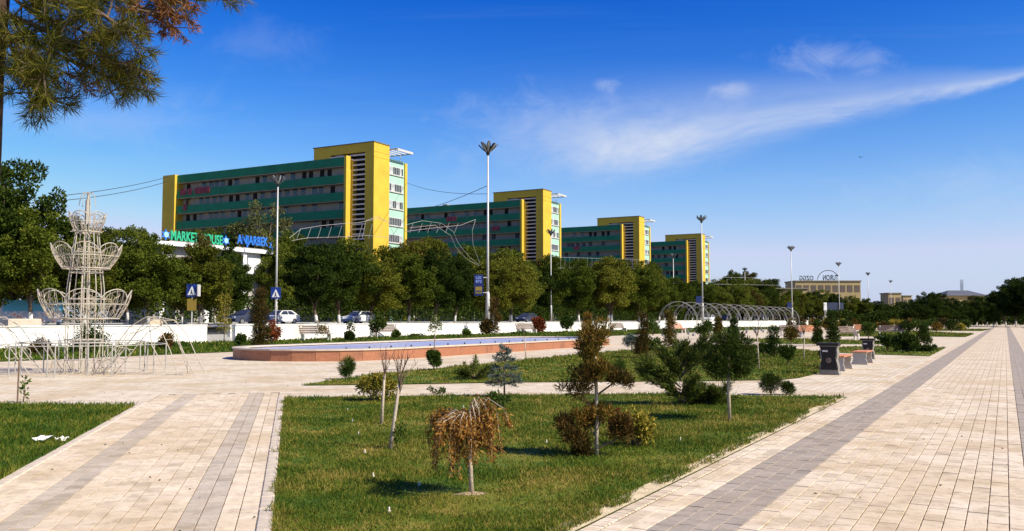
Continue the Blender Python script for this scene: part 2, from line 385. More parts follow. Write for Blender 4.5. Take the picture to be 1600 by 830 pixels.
def nrm(a): return a / np.maximum(np.linalg.norm(a, axis=-1, keepdims=True), 1e-9)
def leafmesh(name, P, D, L, W, m, mid=.45):
    n = len(P); D = nrm(D); S = nrm(np.cross(D, rng.normal(size=(n, 3)))); L = np.broadcast_to(L, n)[:, None]; W = np.broadcast_to(W, n)[:, None]
    V = np.empty((n, 4, 3), np.float32); V[:, 0] = P; V[:, 1] = P + D * L * mid + S * W / 2; V[:, 2] = P + D * L; V[:, 3] = P + D * L * mid - S * W / 2
    return quadmesh(name, V, m)
def quadmesh(name, V, m):
    n = len(V); me = bpy.data.meshes.new(name)
    me.vertices.add(4 * n); me.loops.add(4 * n); me.polygons.add(n)
    me.vertices.foreach_set('co', V.reshape(-1).astype(np.float32)); me.loops.foreach_set('vertex_index', np.arange(4 * n, dtype=np.int32))
    me.polygons.foreach_set('loop_start', np.arange(0, 4 * n, 4, dtype=np.int32)); me.update(calc_edges=True); me.validate()
    me.materials.append(m); return me
def rand_dir(n): return nrm(rng.normal(size=(n, 3)))
def cloud(cs, rads, per, flat=1.0, power=.5, out=.7, up=.2):
    """leaf roots and directions gathered round clump centres"""
    P = []; D = []
    for c, r in zip(cs, rads):
        k = max(4, int(per * (r / np.mean(rads)) ** 2)); d = rand_dir(k); q = rng.random(k)[:, None] ** power
        o = d * q * r; o[:, 2] *= flat; P.append(np.asarray(c) + o); D.append(d * out + rand_dir(k) * (1 - out) * 1.2 + np.array([0, 0, up]))
    return np.concatenate(P), np.concatenate(D)
def vnoise(x, y, seed=0):
    def h(i, j): return np.modf(np.abs(np.sin(i * 127.1 + j * 311.7 + seed * 74.7) * 43758.5453))[0]
    i, j = np.floor(x), np.floor(y); f, g = x - i, y - j; f = f * f * (3 - 2 * f); g = g * g * (3 - 2 * g)
    return (h(i, j) * (1 - f) + h(i + 1, j) * f) * (1 - g) + (h(i, j + 1) * (1 - f) + h(i + 1, j + 1) * f) * g
ORD = ['first', 'second', 'third', 'fourth', 'fifth', 'sixth', 'seventh', 'eighth', 'ninth', 'tenth', 'eleventh', 'twelfth', 'thirteenth', 'fourteenth',
       'fifteenth', 'sixteenth', 'seventeenth', 'eighteenth', 'nineteenth']
def ordn(i):
    if i < 19: return ORD[i]
    t = {2: 'twent', 3: 'thirt', 4: 'fort', 5: 'fift', 6: 'sixt', 7: 'sevent'}[(i + 1) // 10]; u = (i + 1) % 10
    return t + 'ieth' if u == 0 else t + 'y-' + ORD[u - 1]

# ------------------------------------------------------------------ ground and paving
def sheet(name, pts, z, m, parent=None, kind='structure'):
    mb = MB(); mb.add([(p[0], p[1], z) for p in pts], [tuple(range(len(pts)))])
    o = mb.build(name, m, parent)
    if o.data.polygons[0].normal.z < 0: o.data.flip_normals()
    if parent is None: o['kind'] = kind
    return o
def srect(r0, r1, s0, s1): return [site(r0, s0), site(r1, s0), site(r1, s1), site(r0, s1)]
sheet('ground', [(-3000, -600), (3000, -600), (3000, 4000), (-3000, 4000)], -.06, M['earth'])
sheet('plaza_pavement', srect(-46.4, 14, -40, 330), 0.0, M['plaza'])
S1 = 23.0
prom = sheet('promenade', srect(-2.74, 6.0, S1, 232), .012, M['prom'])
sheet('sand_bed', srect(-2.74, 6.0, -4, S1), .0095, M['sand'], prom)
for r0 in (-2.42, .13, 2.68):
    sheet('grey_band', srect(r0, r0 + .6, S1, 232), .0165, M['prom_band'], prom)
side = sheet('side_path', [path(-2.66, 2.5), path(-.22, 2.5), path(-.22, 20.3), path(-2.66, 20.3)], .0095, M['sand'])

def paver_mesh(name, w, l, m, h=.012, b=.002):
    return MB().bbox(-w / 2, w / 2, -l / 2, l / 2, 0, h, b).mesh(name, m)
def lay_pavers(parent, pos, cols, s0, s1, w, l_, rot, greyset, gm):
    """running-bond blocks: the 300 nearest in the frame are objects, the others one joined part"""
    LN = {0: l_, 1: l_ * .8}
    pm = {g: paver_mesh('paver', w - .008, LN[g] - .008, M[gm if g else 'paver']) for g in (0, 1)}
    items = []; half = {0: [], 1: []}
    for k, q in enumerate(cols):
        l = LN[int(greyset(q))]; s = s0 - (.5 * l if k % 2 else 0)
        while s < s1:
            p = pos(q, s); t = p[1]
            if t > .6:
                u = 800 + F * p[0] / t; v = 499 + F * EYE / t
                items.append((0 if (-20 < u < 1620 and v < 845) else 1, t, p, int(greyset(q))))
            s += l
    items.sort(key=lambda a: (a[0], a[1]))
    V = {0: [], 1: []}
    bases = {g: np.array([vv.co[:] for vv in pm[g].vertices]) for g in (0, 1)}; base = bases[0]
    faces = [tuple(pl.vertices) for pl in pm[0].polygons]
    for i, (a, t, p, g) in enumerate(items):
        dz = rnd.uniform(.0, .0045); rz = rot + R(rnd.uniform(-.7, .7))
        if i < 300:
            o = link('paver', pm[g], parent, (p[0], p[1], .003 + dz), rz); o.rotation_euler = (R(rnd.uniform(-.25, .25)), R(rnd.uniform(-.25, .25)), rz)
        else:
            c, s_ = math.cos(rz), math.sin(rz); b = bases[g].copy(); x = b[:, 0] * c - b[:, 1] * s_ + p[0]; y = b[:, 0] * s_ + b[:, 1] * c + p[1]
            V[g].append(np.stack([x, y, b[:, 2] + .003 + dz], 1))
    for g in (0, 1):
        if not V[g]: continue
        n = len(base); fs = [tuple(i * n + j for j in f) for i in range(len(V[g])) for f in faces]
        me = bpy.data.meshes.new('paving_blocks'); me.from_pydata(np.concatenate(V[g]).tolist(), [], fs); me.materials.append(M[gm if g else 'paver'])
        o = link('paving_blocks', me, parent); o['kind'] = 'stuff'
cols = [-2.72 + .15 * (i + .5) for i in range(56)]
lay_pavers(prom, lambda q, s: site(q, s), cols, 1.0, S1, .15, .25, -TH, lambda q: any(a < q < a + .6 for a in (-2.42, .13, 2.68)), 'paver_grey')
colsb = [-.24 - .15 * (i + .5) for i in range(16)]
lay_pavers(side, lambda q, s: path(q, s), colsb, 3.2, 20.2, .15, .25, -BE, lambda q: -.84 < q < -.54 or -2.19 < q < -1.89, 'paver_faint')
# kerb stones along the lawn edges
km = MB().bbox(-.06, .06, -.245, .245, 0, .026, .012).mesh('kerb_stone', M['kerb'])
ks = MB().bbox(-.06, .06, -.031, .031, 0, .014, .004).mesh('edging_brick', M['paver'])
for k in range(300): link('edging_brick', ks, prom, site(-2.795, 3.6 + .072 * k, .003 + rnd.uniform(-.001, .005)), -TH + R(rnd.uniform(-2, 2)))
MB().bbox(-.06, .06, 0, 206, 0, .016, .006).build('kerb', M['kerb'], prom, site(-2.795, 25.25, .003), -TH)
for k in range(30):
    link('kerb_stone', km, side, path(-.18, 4.6 + .5 * k, .003 + rnd.uniform(-.002, .004)), -BE)
    link('kerb_stone', km, side, path(-2.70, 3.6 + .5 * k, .003 + rnd.uniform(-.002, .004)), -BE)

# ------------------------------------------------------------------ lawns and grass
def inpoly(x, y, poly):
    c = np.zeros(len(x), bool); n = len(poly)
    for i in range(n):
        x0, y0 = poly[i][:2]; x1, y1 = poly[(i + 1) % n][:2]
        c ^= ((y0 > y) != (y1 > y)) & (x < (x1 - x0) * (y - y0) / (y1 - y0 + 1e-12) + x0)
    return c
def edge_dist(x, y, poly):
    d = np.full(len(x), 1e9); n = len(poly)
    for i in range(n):
        a = np.array(poly[i][:2]); b = np.array(poly[(i + 1) % n][:2]); ab = b - a
        t = np.clip(((x - a[0]) * ab[0] + (y - a[1]) * ab[1]) / (ab @ ab), 0, 1)
        d = np.minimum(d, np.hypot(x - a[0] - t * ab[0], y - a[1] - t * ab[1]))
    return d
def lawn(poly, dens0, dref, hgt, wid, seed, ragged=None, ymax=70, bare=True, power=1.7, lush=False):
    g = sheet('lawn', poly, .022, M['lawn_lush' if lush else 'lawn'])
    xs = [p[0] for p in poly]; ys = [p[1] for p in poly]
    x0, x1, y0, y1 = min(xs), max(xs), min(ys), min(max(ys), ymax)
    n = int((x1 - x0) * (y1 - y0) * dens0); n = min(n, 2_500_000)
    x = rng.uniform(x0, x1, n); y = rng.uniform(y0, y1, n)
    keep = rng.random(n) < np.minimum(1, (dref / np.hypot(x, y)) ** power)
    u = 800 + F * x / np.maximum(y, .1); keep &= (u > -220) & (u < 1820)
    x, y = x[keep], y[keep]; k = inpoly(x, y, poly); x, y = x[k], y[k]
    e = edge_dist(x, y, poly)
    pn = .6 * vnoise(x * 1.3, y * 1.3, seed) + .4 * vnoise(x * 4.1, y * 4.1, seed + 3)
    if ragged is not None:
        rr = x * ct - y * st; de = ragged - rr                       # distance from the promenade edge
        k = (de > .015 + .42 * np.clip(vnoise(x * 1.7, y * 1.7, 11) - .45, 0, 1) + .05 * pn) ; x, y, e, pn = x[k], y[k], e[k], pn[k]
    if bare:
        k = rng.random(len(x)) < np.clip(1.45 - 1.2 * pn, .25, 1); x, y, e, pn = x[k], y[k], e[k], pn[k]
    n = len(x); dist = np.hypot(x, y); sc = np.maximum(1, dist / dref) ** .75
    h = hgt * (.5 + .9 * rng.random(n)) * (1.35 - .9 * pn) * np.where(e < .12, 1.25, 1.0)
    D = np.stack([rng.normal(0, .5, n), rng.normal(0, .5, n), np.full(n, .75)], 1)
    me = leafmesh('grass', np.stack([x, y, np.full(n, .02)], 1), D, h * np.minimum(sc, 1.5), wid * sc * (.7 + .6 * rng.random(n)), M['blade_lush' if lush else 'blade'], .35)
    tag(link('grass', me), None, None, None, 'stuff'); return g, n
def label_grass(lab):
    o = [x for x in C.objects if x.name.startswith('grass')][-1]; tag(o, lab, 'grass')
Y2 = pg(445, 622)[1]
A0 = path(-.12, 5.0)
tb = path(-.12, 18.8); tr_ = pg(1327, 617)
# wedge between the two paths
r_e = -2.86
bi = (-.12 * cb - 0, 0)
ww = np.linalg.solve(np.array([[cb, -sb], [ct, -st]]), np.array([-.12, r_e]))
FRONT = [ww, pg(445, 623)[:2], pg(700, 620)[:2], pg(1000, 617)[:2], pg(1325, 617)[:2]]
FRONT[-1] = np.array(pr(1325, 617, r_e)[:2])
_, n1 = lawn(FRONT, 7000, 6.5, .037, .0058, 1, ragged=r_e, ymax=20); label_grass('patchy front lawn grass between promenade and side path')
LEFT = [path(-2.76, 3.5)[:2], path(-2.76, 17.9)[:2], pg(0, 633)[:2], pg(-260, 640)[:2], np.array([-9, 3.0])]
_, n2 = lawn(LEFT, 3800, 7.5, .05, .007, 5, ymax=18, bare=False, lush=True); label_grass('dark green lawn grass left of the side path')
SECOND = [pg(*q)[:2] for q in ((470, 603), (560, 602), (631, 601), (810, 598), (1103, 596), (1222, 594), (1250, 591), (1283, 583), (1284, 560), (1278, 550), (1170, 540), (1100, 541), (1028, 544),
                               (906, 555), (802, 565), (627, 582), (540, 592))]
_, n3 = lawn(SECOND, 420, 22, .06, .022, 7, ymax=58, power=1.2); label_grass('mown lawn grass between cross path and fountain')
for q, lab in ((((1162, 531), (1205, 529), (1387, 534), (1390, 538.5), (1205, 537.5)), 'narrow lawn strip behind the bench bay'),
               (((1290, 543), (1390, 541), (1478, 544), (1453, 557), (1365, 554), (1300, 551)), 'dark lawn beside the orange bench and promenade'),
               (((1290, 519), (1440, 518), (1522, 522), (1509, 527), (1440, 526), (1300, 526)), 'lawn by the promenade with low shrubs'),
               (((1440, 514), (1548, 514.5), (1535, 517.5), (1440, 517)), 'farthest lawn beside the promenade')):
    lawn([pg(*a)[:2] for a in q], 60, 45, .07, .05, 9, ymax=160, power=.8); label_grass(lab + ' grass')
STRIP = [p[:2] for p in srect(-46.2, -33.2, 6, 190)]
lawn(STRIP, 60, 45, .16, .06, 12, ymax=170, power=.9, bare=False, lush=True); label_grass('tall green grass strip below the white wall')
sheet('lawn', srect(6.2, 60, -20, 260), .02, M['lawn'])
# soil verge where the front lawn frays at the promenade
sheet('soil_verge', srect(r_e - .2, r_e - .004, 3.0, rs(FRONT[-1])[1] - .3), .0245, M['drysand'])

# ------------------------------------------------------------------ upper street level, retaining wall
ZS = 1.08
sheet('street_terrace', srect(-620, -46.75, -120, 900), ZS, M['street'])
road = sheet('road', srect(-82, -60, -120, 900), ZS + .006, M['asphalt'])
for k in range(40): sheet('lane_marking', srect(-71.1, -70.95, -20 + 9 * k, -16 + 9 * k), ZS + .011, M['line'], road)
kb = MB()
for r in (-59.9, -82.3): kb.bbox(r, r + .2, -60, 500, ZS, ZS + .13, .02)
tag(kb.build('road_kerb', M['step'], None, (0, 0, 0), -TH), kind='structure')
sA = rs(pr(322, 520, -46.5))[1]; sB = rs(pr(366, 520, -46.5))[1]
wl = thing('retaining_wall', 'long white rendered retaining wall below the street', 'wall', (0, 0, 0), -TH)
def wallseg(s0, s1):
    k = max(1, round((s1 - s0) / 6.0)); d = (s1 - s0) / k
    for i in range(k):
        MB().box(-46.75, -46.4, s0 + d * i + .008, s0 + d * (i + 1) - .008, -.05, 1.19).build('wall_panel', M['whitewall'], wl)
        MB().bbox(-46.80, -46.35, s0 + d * i + .004, s0 + d * (i + 1) - .004, 1.19, 1.25, .015).build('coping', M['whitewall'], wl)
wallseg(-14, sA); wallseg(sB, 300)
stp = thing('street_steps', 'grey concrete steps through the gap in white wall', 'steps', (0, 0, 0), -TH)
for i in range(6): MB().bbox(-46.4 - .32 * (i + 1), -46.4 - .32 * i + .02, sA + .1, sB - .1, -.05, .18 * (i + 1), .015).build('step', M['step'], stp)
for s_ in (sA, sB): MB().bbox(-48.6, -46.76, s_ - .12, s_ + .12, -.05, 1.2, .02).build('cheek_wall', M['whitewall'], stp)

# ------------------------------------------------------------------ apartment blocks
H0 = 1.0
def make_block():
    root = thing('apartment_block', '', 'building')
    FL = 3.02; TOP = 29.6 - H0; TW = 32.0 - H0; X0 = -47.0
    # slab core (gallery wall plane y = -0.5)
    MB().box(X0, -5.45, .3, 10.2, 0, TOP).build('wall', M['offwhite'], root)
    rf = MB().box(X0 - 3.4, -5.2, -.95, 10.4, TOP + .002, TOP + .12).build('roof', M['roofgrey'], root)
    MB().box(-30, -28.6, 3, 4.4, TOP + .12, TOP + 1.0).build('vent_box', M['offwhite'], rf)
    win = MB().box(-.62, .62, .20, .298, -.72, .72).mesh('window', M['frame'])
    pane = MB().box(-.55, -.03, .17, .196, -.65, .65).box(.03, .55, .17, .196, -.65, .65).mesh('pane', M['glass'])
    door = MB().box(-.45, .45, .20, .298, -1.1, .9).mesh('door', M['dark'])
    nf = 7
    for k in range(9):
        zt = TOP - FL * k                                   # top of the band
        if zt < 2: break
        h = 1.42
        MB().box(X0, -5.47, -1.2, -1.06, zt - h, zt).build('green_parapet', M['green'], root)
        MB().box(X0, -5.46, -1.055, .297, zt - h - .12, zt - h + .1).build('gallery_slab', M['offwhite'], root)
        if k < nf:
            r_ = random.Random(100 + k); x = X0 + 1.6; zc = zt - h - .72
            while x < -7:
                kind = r_.random()
                if kind < .2: link('door', door, root, (x, 0, zc - .35))
                elif kind < .78:
                    w = link('window', win, root, (x, 0, zc)); link('pane', pane, w)
                x += r_.choice((1.55, 1.7, 1.9, 2.6))
    ac = MB().bbox(-.4, .4, -.02, .28, -.28, .28, .03).mesh('air_conditioner', M['frame'])
    r_ = random.Random(55)
    for j in range(12): link('air_conditioner', ac, root, (r_.uniform(X0 + 2, -8), 0, TOP - FL * r_.randrange(1, 6) - r_.uniform(.2, .35) + 1.2 - 1.42))
    # end pier, slab end fin
    MB().box(X0 - 3.4, X0 - .003, -1.75, 9.8, 0, TOP + .16).build('end_pier', M['yellow'], root)
    MB().box(-5.44, -4.95, -1.3, -.004, 0, TOP + .25).build('fin', M['yellow'], root)
    # stair tower with an L-shaped louvred slot
    sx0, sx1, t0 = -4.55, -1.9, TW - 1.55
    tw = MB()
    tw.box(sx1, 0, 0, 4.4, 0, TW)                                           # right jamb + end wall
    tw.box(-4.94, sx0, 0, 4.4, 0, TOP - .3)                                   # left jamb
    tw.box(-13.4, sx1, 0, 4.4, t0, TW)                                        # head
    tw.box(-13.4, -9.6, 0, 4.4, TOP + .125, t0)
    tw.box(-9.6, sx0, 1.2, 4.4, TOP + .125, t0); tw.box(sx0, sx1, 1.2, 4.4, 0, t0)
    tower = tw.build('stair_tower', M['yellow'], root)
    MB().box(sx0 + .01, sx1 - .01, 1.05, 1.19, 0, t0 - .01).box(-9.59, sx0, 1.05, 1.19, TOP + .13, t0 - .01).build('slot_back', M['dark'], tower)
    n = 31
    sm = MB().box(sx0 + .01, sx1 - .01, -.05, .2, -.13, .13).mesh('louvre', M['slat'])
    for i in range(n): link('louvre', sm, root, (0, 0, t0 - .45 - i * .86))
    lm = MB().box(-9.58, sx0, -.05, .2, -.09, .09).mesh('louvre', M['slat'])
    for i in range(2): link('louvre', lm, root, (0, 0, t0 - .42 - i * .72))
    MB().box(-8.8, -7.0, .3, .5, TOP + .2, t0 - .02).build('bright_gap', M['offwhite'], tower)
    MB().box(-13.55, .12, -.12, 4.5, TW + .002, TW + .16).build('tower_coping', M['roofgrey'], root)
    for z in (TW - 1.6, TW - 2.55): MB().box(0, .03, .002, 4.39, z, z + .07).build('string_line', M['yellow_d'], tower)
    # street end: mint bays with window ribbons, yellow edge
    me_ = MB().box(-5.4, -.35, 4.41, 9.25, 0, TW - 2.1).build('mint_end_wall', M['mint'], root)
    MB().box(-5.4, -.1, 9.26, 9.95, 0, TW - 2.3).build('edge_pier', M['yellow'], root)
    fr = MB().box(-.345, -.27, -2.05, 2.05, -.72, .72).mesh('window_ribbon', M['frame'])
    pmk = {k: MB().box(-.30, -.25, -.2, .2, -.62, .62).mesh('pane', M[k]) for k in ('glass', 'curtain')}
    for k in range(8):
        zc = TW - 4.1 - 3.02 * k
        if zc < 2: break
        w = link('window_ribbon', fr, root, (0, 6.85, zc)); r_ = random.Random(k)
        for j in range(8): link('pane', pmk['glass' if r_.random() < .68 else 'curtain'], w, (0, -1.76 + .503 * j, 0))
        MB().box(-.345, -.15, 4.6, 9.1, zc - .86, zc - .74).build('sill', M['frame'], me_)
    cn = MB().box(-4.6, 1.6, 4.5, 4.62, TW - .72, TW - .5).box(-4.6, 1.6, 9.0, 9.12, TW - .9, TW - .7)
    for j in range(6): cn.box(-4.4 + j * 1.1, -4.25 + j * 1.1, 4.63, 8.99, TW - .78, TW - .62)
    cn.box(1.6, 1.72, 4.5, 9.12, TW - .92, TW - .5)
    for x, y in ((-1, 8.9), (-4.4, 8.9)): cn.box(x, x + .1, y, y + .1, TW - 2.1, TW - .9)
    cn.build('roof_canopy', M['frame'], root)
    return root
blk = make_block()
BL = [(582, 'nearest yellow and green apartment block with red washing on top gallery'), (849, 'second yellow and green apartment block along the avenue'),
      (1000, 'third yellow and green apartment block along the avenue'), (1097.5, 'farthest yellow and green apartment block along the avenue')]
for i, (u, lab) in enumerate(BL):
    p = pr(u, 500, -94.0); p[2] = H0
    if i == 0: blk.location = p; blk.rotation_euler = (0, 0, -TH); blk['label'] = lab; blk['group'] = 'apartment blocks'
    else:
        nb = dup(blk, p, -TH, lab, 'apartment blocks'); rb = random.Random(i)
        for ch in list(nb.children):                     # each block has its own pattern of windows and units
            kn = ch.name.split('.')[0]
            if kn in ('window', 'door', 'air_conditioner') and rb.random() < .16:
                for g in list(ch.children): bpy.data.objects.remove(g)
                bpy.data.objects.remove(ch)
            elif kn in ('window', 'air_conditioner'): ch.location.x += rb.uniform(-.3, .3)
        for j in range(2): zz_ = 29.6 - H0 - 3.02 * rb.randrange(1, 5); xx_ = rb.uniform(-44, -12); MB().box(xx_, xx_ + rb.uniform(1, 3.2), -1.32, -1.22, zz_ - .9, zz_ + .2).build('washing', M['cloth'], nb)
cr = random.Random(3)
for i, (x, w, k) in enumerate(((-46, 1.6, 1), (-43.9, 1.2, 1), (-42, 2.4, 1), (-39.4, 1.5, 1), (-45, .9, 2))):
    z = 29.6 - H0 - 3.02 * k
    MB().box(x, x + w, -1.33, -1.22, z - .95, z + .25).build('washing', M['cloth'], blk)
# ------------------------------------------------------------------ market hall with roof letters
RM = -92.0
def text_mesh(body, size, ext, m):
    cu = bpy.data.curves.new('letters', 'FONT'); cu.body = body; cu.size = size; cu.extrude = ext; cu.offset = size * .018
    o = bpy.data.objects.new('letters', cu); C.objects.link(o); dg = bpy.context.evaluated_depsgraph_get()
    me = bpy.data.meshes.new_from_object(o.evaluated_get(dg)); bpy.data.objects.remove(o); bpy.data.curves.remove(cu)
    me.materials.clear(); me.materials.append(m)
    co = np.array([v.co[:] for v in me.vertices]); x0, y0 = co[:, 0].min(), co[:, 1].min(); x1 = co[:, 0].max()
    for v in me.vertices: v.co = (v.co.x - x0, -v.co.z, v.co.y - y0)
    return me, x1 - x0
m0 = pr(246, 380, RM); sM0 = rs(m0)[1]; sM1 = rs(pr(436, 400, RM))[1]; ZR = pr(250, 377, RM)[2]
LM = sM1 - sM0
# local frame: x along the facade (away along the avenue), y into the building, front faces the avenue
mk = thing('market_hall', 'white and grey stone market hall under green and blue roof letters', 'building', site(RM, sM0, H0), math.pi / 2 - TH)
hz_ = ZR - H0
MB().box(0, LM, .5, 9, 0, hz_ - .5).build('wall', M['stone'], mk)
MB().bbox(-1.0, LM + .4, -.7, 9.4, hz_ - .48, hz_, .05).build('roof_slab', M['white'], mk)
for x in (.3, LM * .35, LM * .66, LM - 1.0): MB().box(x, x + .7, -.3, .49, 0, hz_ - .5).build('column', M['white'], mk)
MB().box(LM * .72, LM - 1.1, .1, .48, hz_ - 3.4, hz_ - .5).build('white_panel', M['white'], mk)
for fx in (.17, .5):
    cx = LM * fx; poly = [(cx - 1.5, 2.5), (cx + 1.5, 2.5)] + [(cx + 1.5 * math.cos(a), 6.3 + 1.5 * math.sin(a)) for a in np.linspace(0, math.pi, 9)]
    w = MB().prism(poly, .12, 1, .37).build('arched_window', M['dark'], mk)
    MB().prism([(cx - 1.3, 5.9), (cx + .2, 5.9), (cx - .1, 6.6), (cx - 1.0, 6.6)], .6, 1, -.25).build('awning', M['white'], w)
for i in range(6): MB().box(1.5 + i * LM / 7, 3.2 + i * LM / 7, .3, .49, .2, 2.6).build('shop_front', M['glass'], mk)
GL = mat('green letters', (.03, .42, .22), .5, .05, 3); BLT = mat('blue letters', (.03, .18, .62), .5, .05, 3); STR = mat('pale blue star', (.30, .55, .80), .5, .08, 3)
def alongM(u): return rs(pr(u, 385, RM))[1] - sM0
for body, u0, u1, m, nm, lab in (('MARKET HOUSE', 264, 345, GL, 'sign_letters', 'green roof sign reading MARKET HOUSE on the market hall'),
                                 ('ANJARBEK', 368, 416, BLT, 'sign_letters', 'blue roof sign reading ANJARBEK on the market hall')):
    x0, x1 = alongM(u0), alongM(u1)
    sg = thing(nm, lab, 'sign', site(RM + .3, sM0 + x0, ZR + .12), math.pi / 2 - TH)
    me, w = text_mesh(body, 1.75, .06, m); k = (x1 - x0) / w
    o = link('letters', me, sg, (0, 0, .1)); o.scale = (k, 1, 1)
    MB().box(-.2, x1 - x0 + .2, -.03, .03, -.12, .06).build('mounting_rail', M['rail'], sg)
for i, u in enumerate((256, 350, 423)):
    st_ = thing('star_emblem', ['pale blue star before the green roof letters', 'pale blue star between green and blue roof letters', 'pale blue star after the blue roof letters'][i],
                'sign', site(RM + .3, sM0 + alongM(u), ZR + .1), math.pi / 2 - TH, 'stars on the market roof')
    MB().prism([((.75 if a % 2 == 0 else .36) * math.sin(a * math.pi / 6), .75 + (.75 if a % 2 == 0 else .36) * math.cos(a * math.pi / 6)) for a in range(12)], .12, 1, -.06).build('star', BLT, st_)
    MB().prism([(.36 * math.sin(a * math.pi / 6), .75 + .36 * math.cos(a * math.pi / 6)) for a in range(12)], .1, 1, -.14).build('centre', STR, st_)
    MB().tube([(0, 0, -.1), (0, 0, .2)], .04).build('stalk', M['rail'], st_)

# ------------------------------------------------------------------ far buildings
def far_block(name, lab, u0, u1, vt, dist_r, depth, wallm, cat='building', nfl=3, vb=500):
    a = pr(u0, 500, dist_r); s0 = rs(a)[1]; s1 = rs(pr(u1, 500, dist_r))[1]; z = pr((u0 + u1) / 2, vt, dist_r)[2]
    o = thing(name, lab, cat, site(dist_r, s0, H0), math.pi / 2 - TH); L_ = s1 - s0; h = z - H0
    MB().box(0, L_, 0, depth, 0, h).build('wall', wallm, o)
    MB().bbox(-.5, L_ + .5, -.5, depth + .5, h + .003, h + .5, .1).build('roof', M['roofgrey'], o)
    fh = h / (nfl + 1)
    wm = MB().box(-1.1, 1.1, -.08, -.01, -fh * .28, fh * .28).mesh('window', M['brownwin'])
    n = int(L_ / 4.5)
    for k in range(nfl):
        for j in range(n): link('window', wm, o, (2.2 + j * (L_ - 4.4) / max(1, n - 1), 0, h - fh * (k + .75)))
    return o, L_, h
def front_block(name, lab, u0, u1, vt, Y, wallm, nfl=3, depth=14, ncol=6):
    """a block whose long side faces the plaza camera side, at distance Y"""
    x0, x1 = (u0 - 800) / F * Y, (u1 - 800) / F * Y; z = EYE + (499 - vt) / F * Y
    o = thing(name, lab, 'building', (x0, Y, H0), 0); L_ = x1 - x0; h = z - H0
    MB().box(0, L_, 0, depth, 0, h).build('wall', wallm, o); MB().bbox(-.4, L_ + .4, -.4, depth + .4, h + .003, h + .5, .1).build('roof', M['roofgrey'], o)
    fh = h / nfl; wm = MB().box(-L_ / ncol * .36, L_ / ncol * .36, -.1, -.01, -fh * .26, fh * .26).mesh('window', M['brownwin'])
    for k in range(nfl):
        for j in range(ncol): link('window', wm, o, ((j + .5) * L_ / ncol, 0, h - fh * (k + .55)))
    return o, L_, h
YT = 430.0
tb_, LT, hT = front_block('office_block', 'long tan office block with reversed roof letters far down the avenue', 1243, 1345, 440, YT, M['tan'], 3, 16, 9)
def far_sign(body, u, v, wpx, lab, size=3.6):
    me, w = text_mesh(body, size, .08, M['black']); k = wpx / F * YT
    p = (u - 800) / F * YT
    o = tag(link('roof_letters', me, None, (p + k, YT + 1.5, hT + H0 + .6)), lab, 'sign'); o.scale = (-k / w, 1, 1); return o
far_sign('TURON', 1288, 440, 24, 'dark roof letters reading TURON seen from behind on tan office')
far_sign('OZGG', 1251, 441, 22, 'second group of reversed dark letters on the tan office roof', 3.0)
an = [R(a) for a in np.linspace(25, 175, 14)]
tag(MB().tube([((1296 - 800) / F * YT + 5.2 * math.cos(a), YT + 1.3, hT + H0 + .5 + 4.9 * math.sin(a)) for a in an], .16).build('letter_arc', M['black']), 'thin dark arc over the reversed roof letters on tan office', 'sign')
front_block('tan_annex', 'low tan annex with bright end in front of the office', 1208, 1262, 452, 380, M['tan'], 2, 12, 5)
front_block('yellow_house', 'small yellow block far right behind lamp posts', 1388, 1408, 459, 460, M['tan'], 2, 10, 2)
front_block('yellow_house', 'smaller yellow block furthest right of the avenue', 1411, 1424, 463, 520, M['tan'], 2, 10, 2)
hp = thing('grey_roof_house', 'house with grey hipped roof above the dark trees', 'building', ((1481 - 800) / F * 300, 300, H0))
hw = (1540 - 1481) / F * 300; zz = EYE + (499 - 462) / F * 300 - H0
MB().box(0, hw, 0, 12, 0, zz).build('wall', M['tan'], hp)
MB().add([(-.8, -.8, zz), (hw + .8, -.8, zz), (hw + .8, 12.8, zz), (-.8, 12.8, zz), (3, 6, zz + 1.9), (hw - 3, 6, zz + 1.9)], [(0, 1, 5, 4), (1, 2, 5), (2, 3, 4, 5), (3, 0, 4), (3, 2, 1, 0)]).build('roof', M['slateroof'], hp)
mst = thing('radio_mast', 'thin lattice mast rising behind the grey roof', 'mast', ((1503 - 800) / F * 310, 310, H0)); hh = EYE + (499 - 437) / F * 310 - H0
ms = MB()
for sx, sy in ((-.3, -.3), (.3, -.3), (.3, .3), (-.3, .3)): ms.tube([(sx, sy, 0), (sx, sy, hh)], .06, 4)
for k in range(int(hh / 1.2)): ms.tube([(-.3, -.3, k * 1.2), (.3, -.3, k * 1.2 + 1.2)], .04, 4).tube([(.3, .3, k * 1.2), (-.3, .3, k * 1.2 + 1.2)], .04, 4)
ms.build('lattice', M['lampdark'], mst)
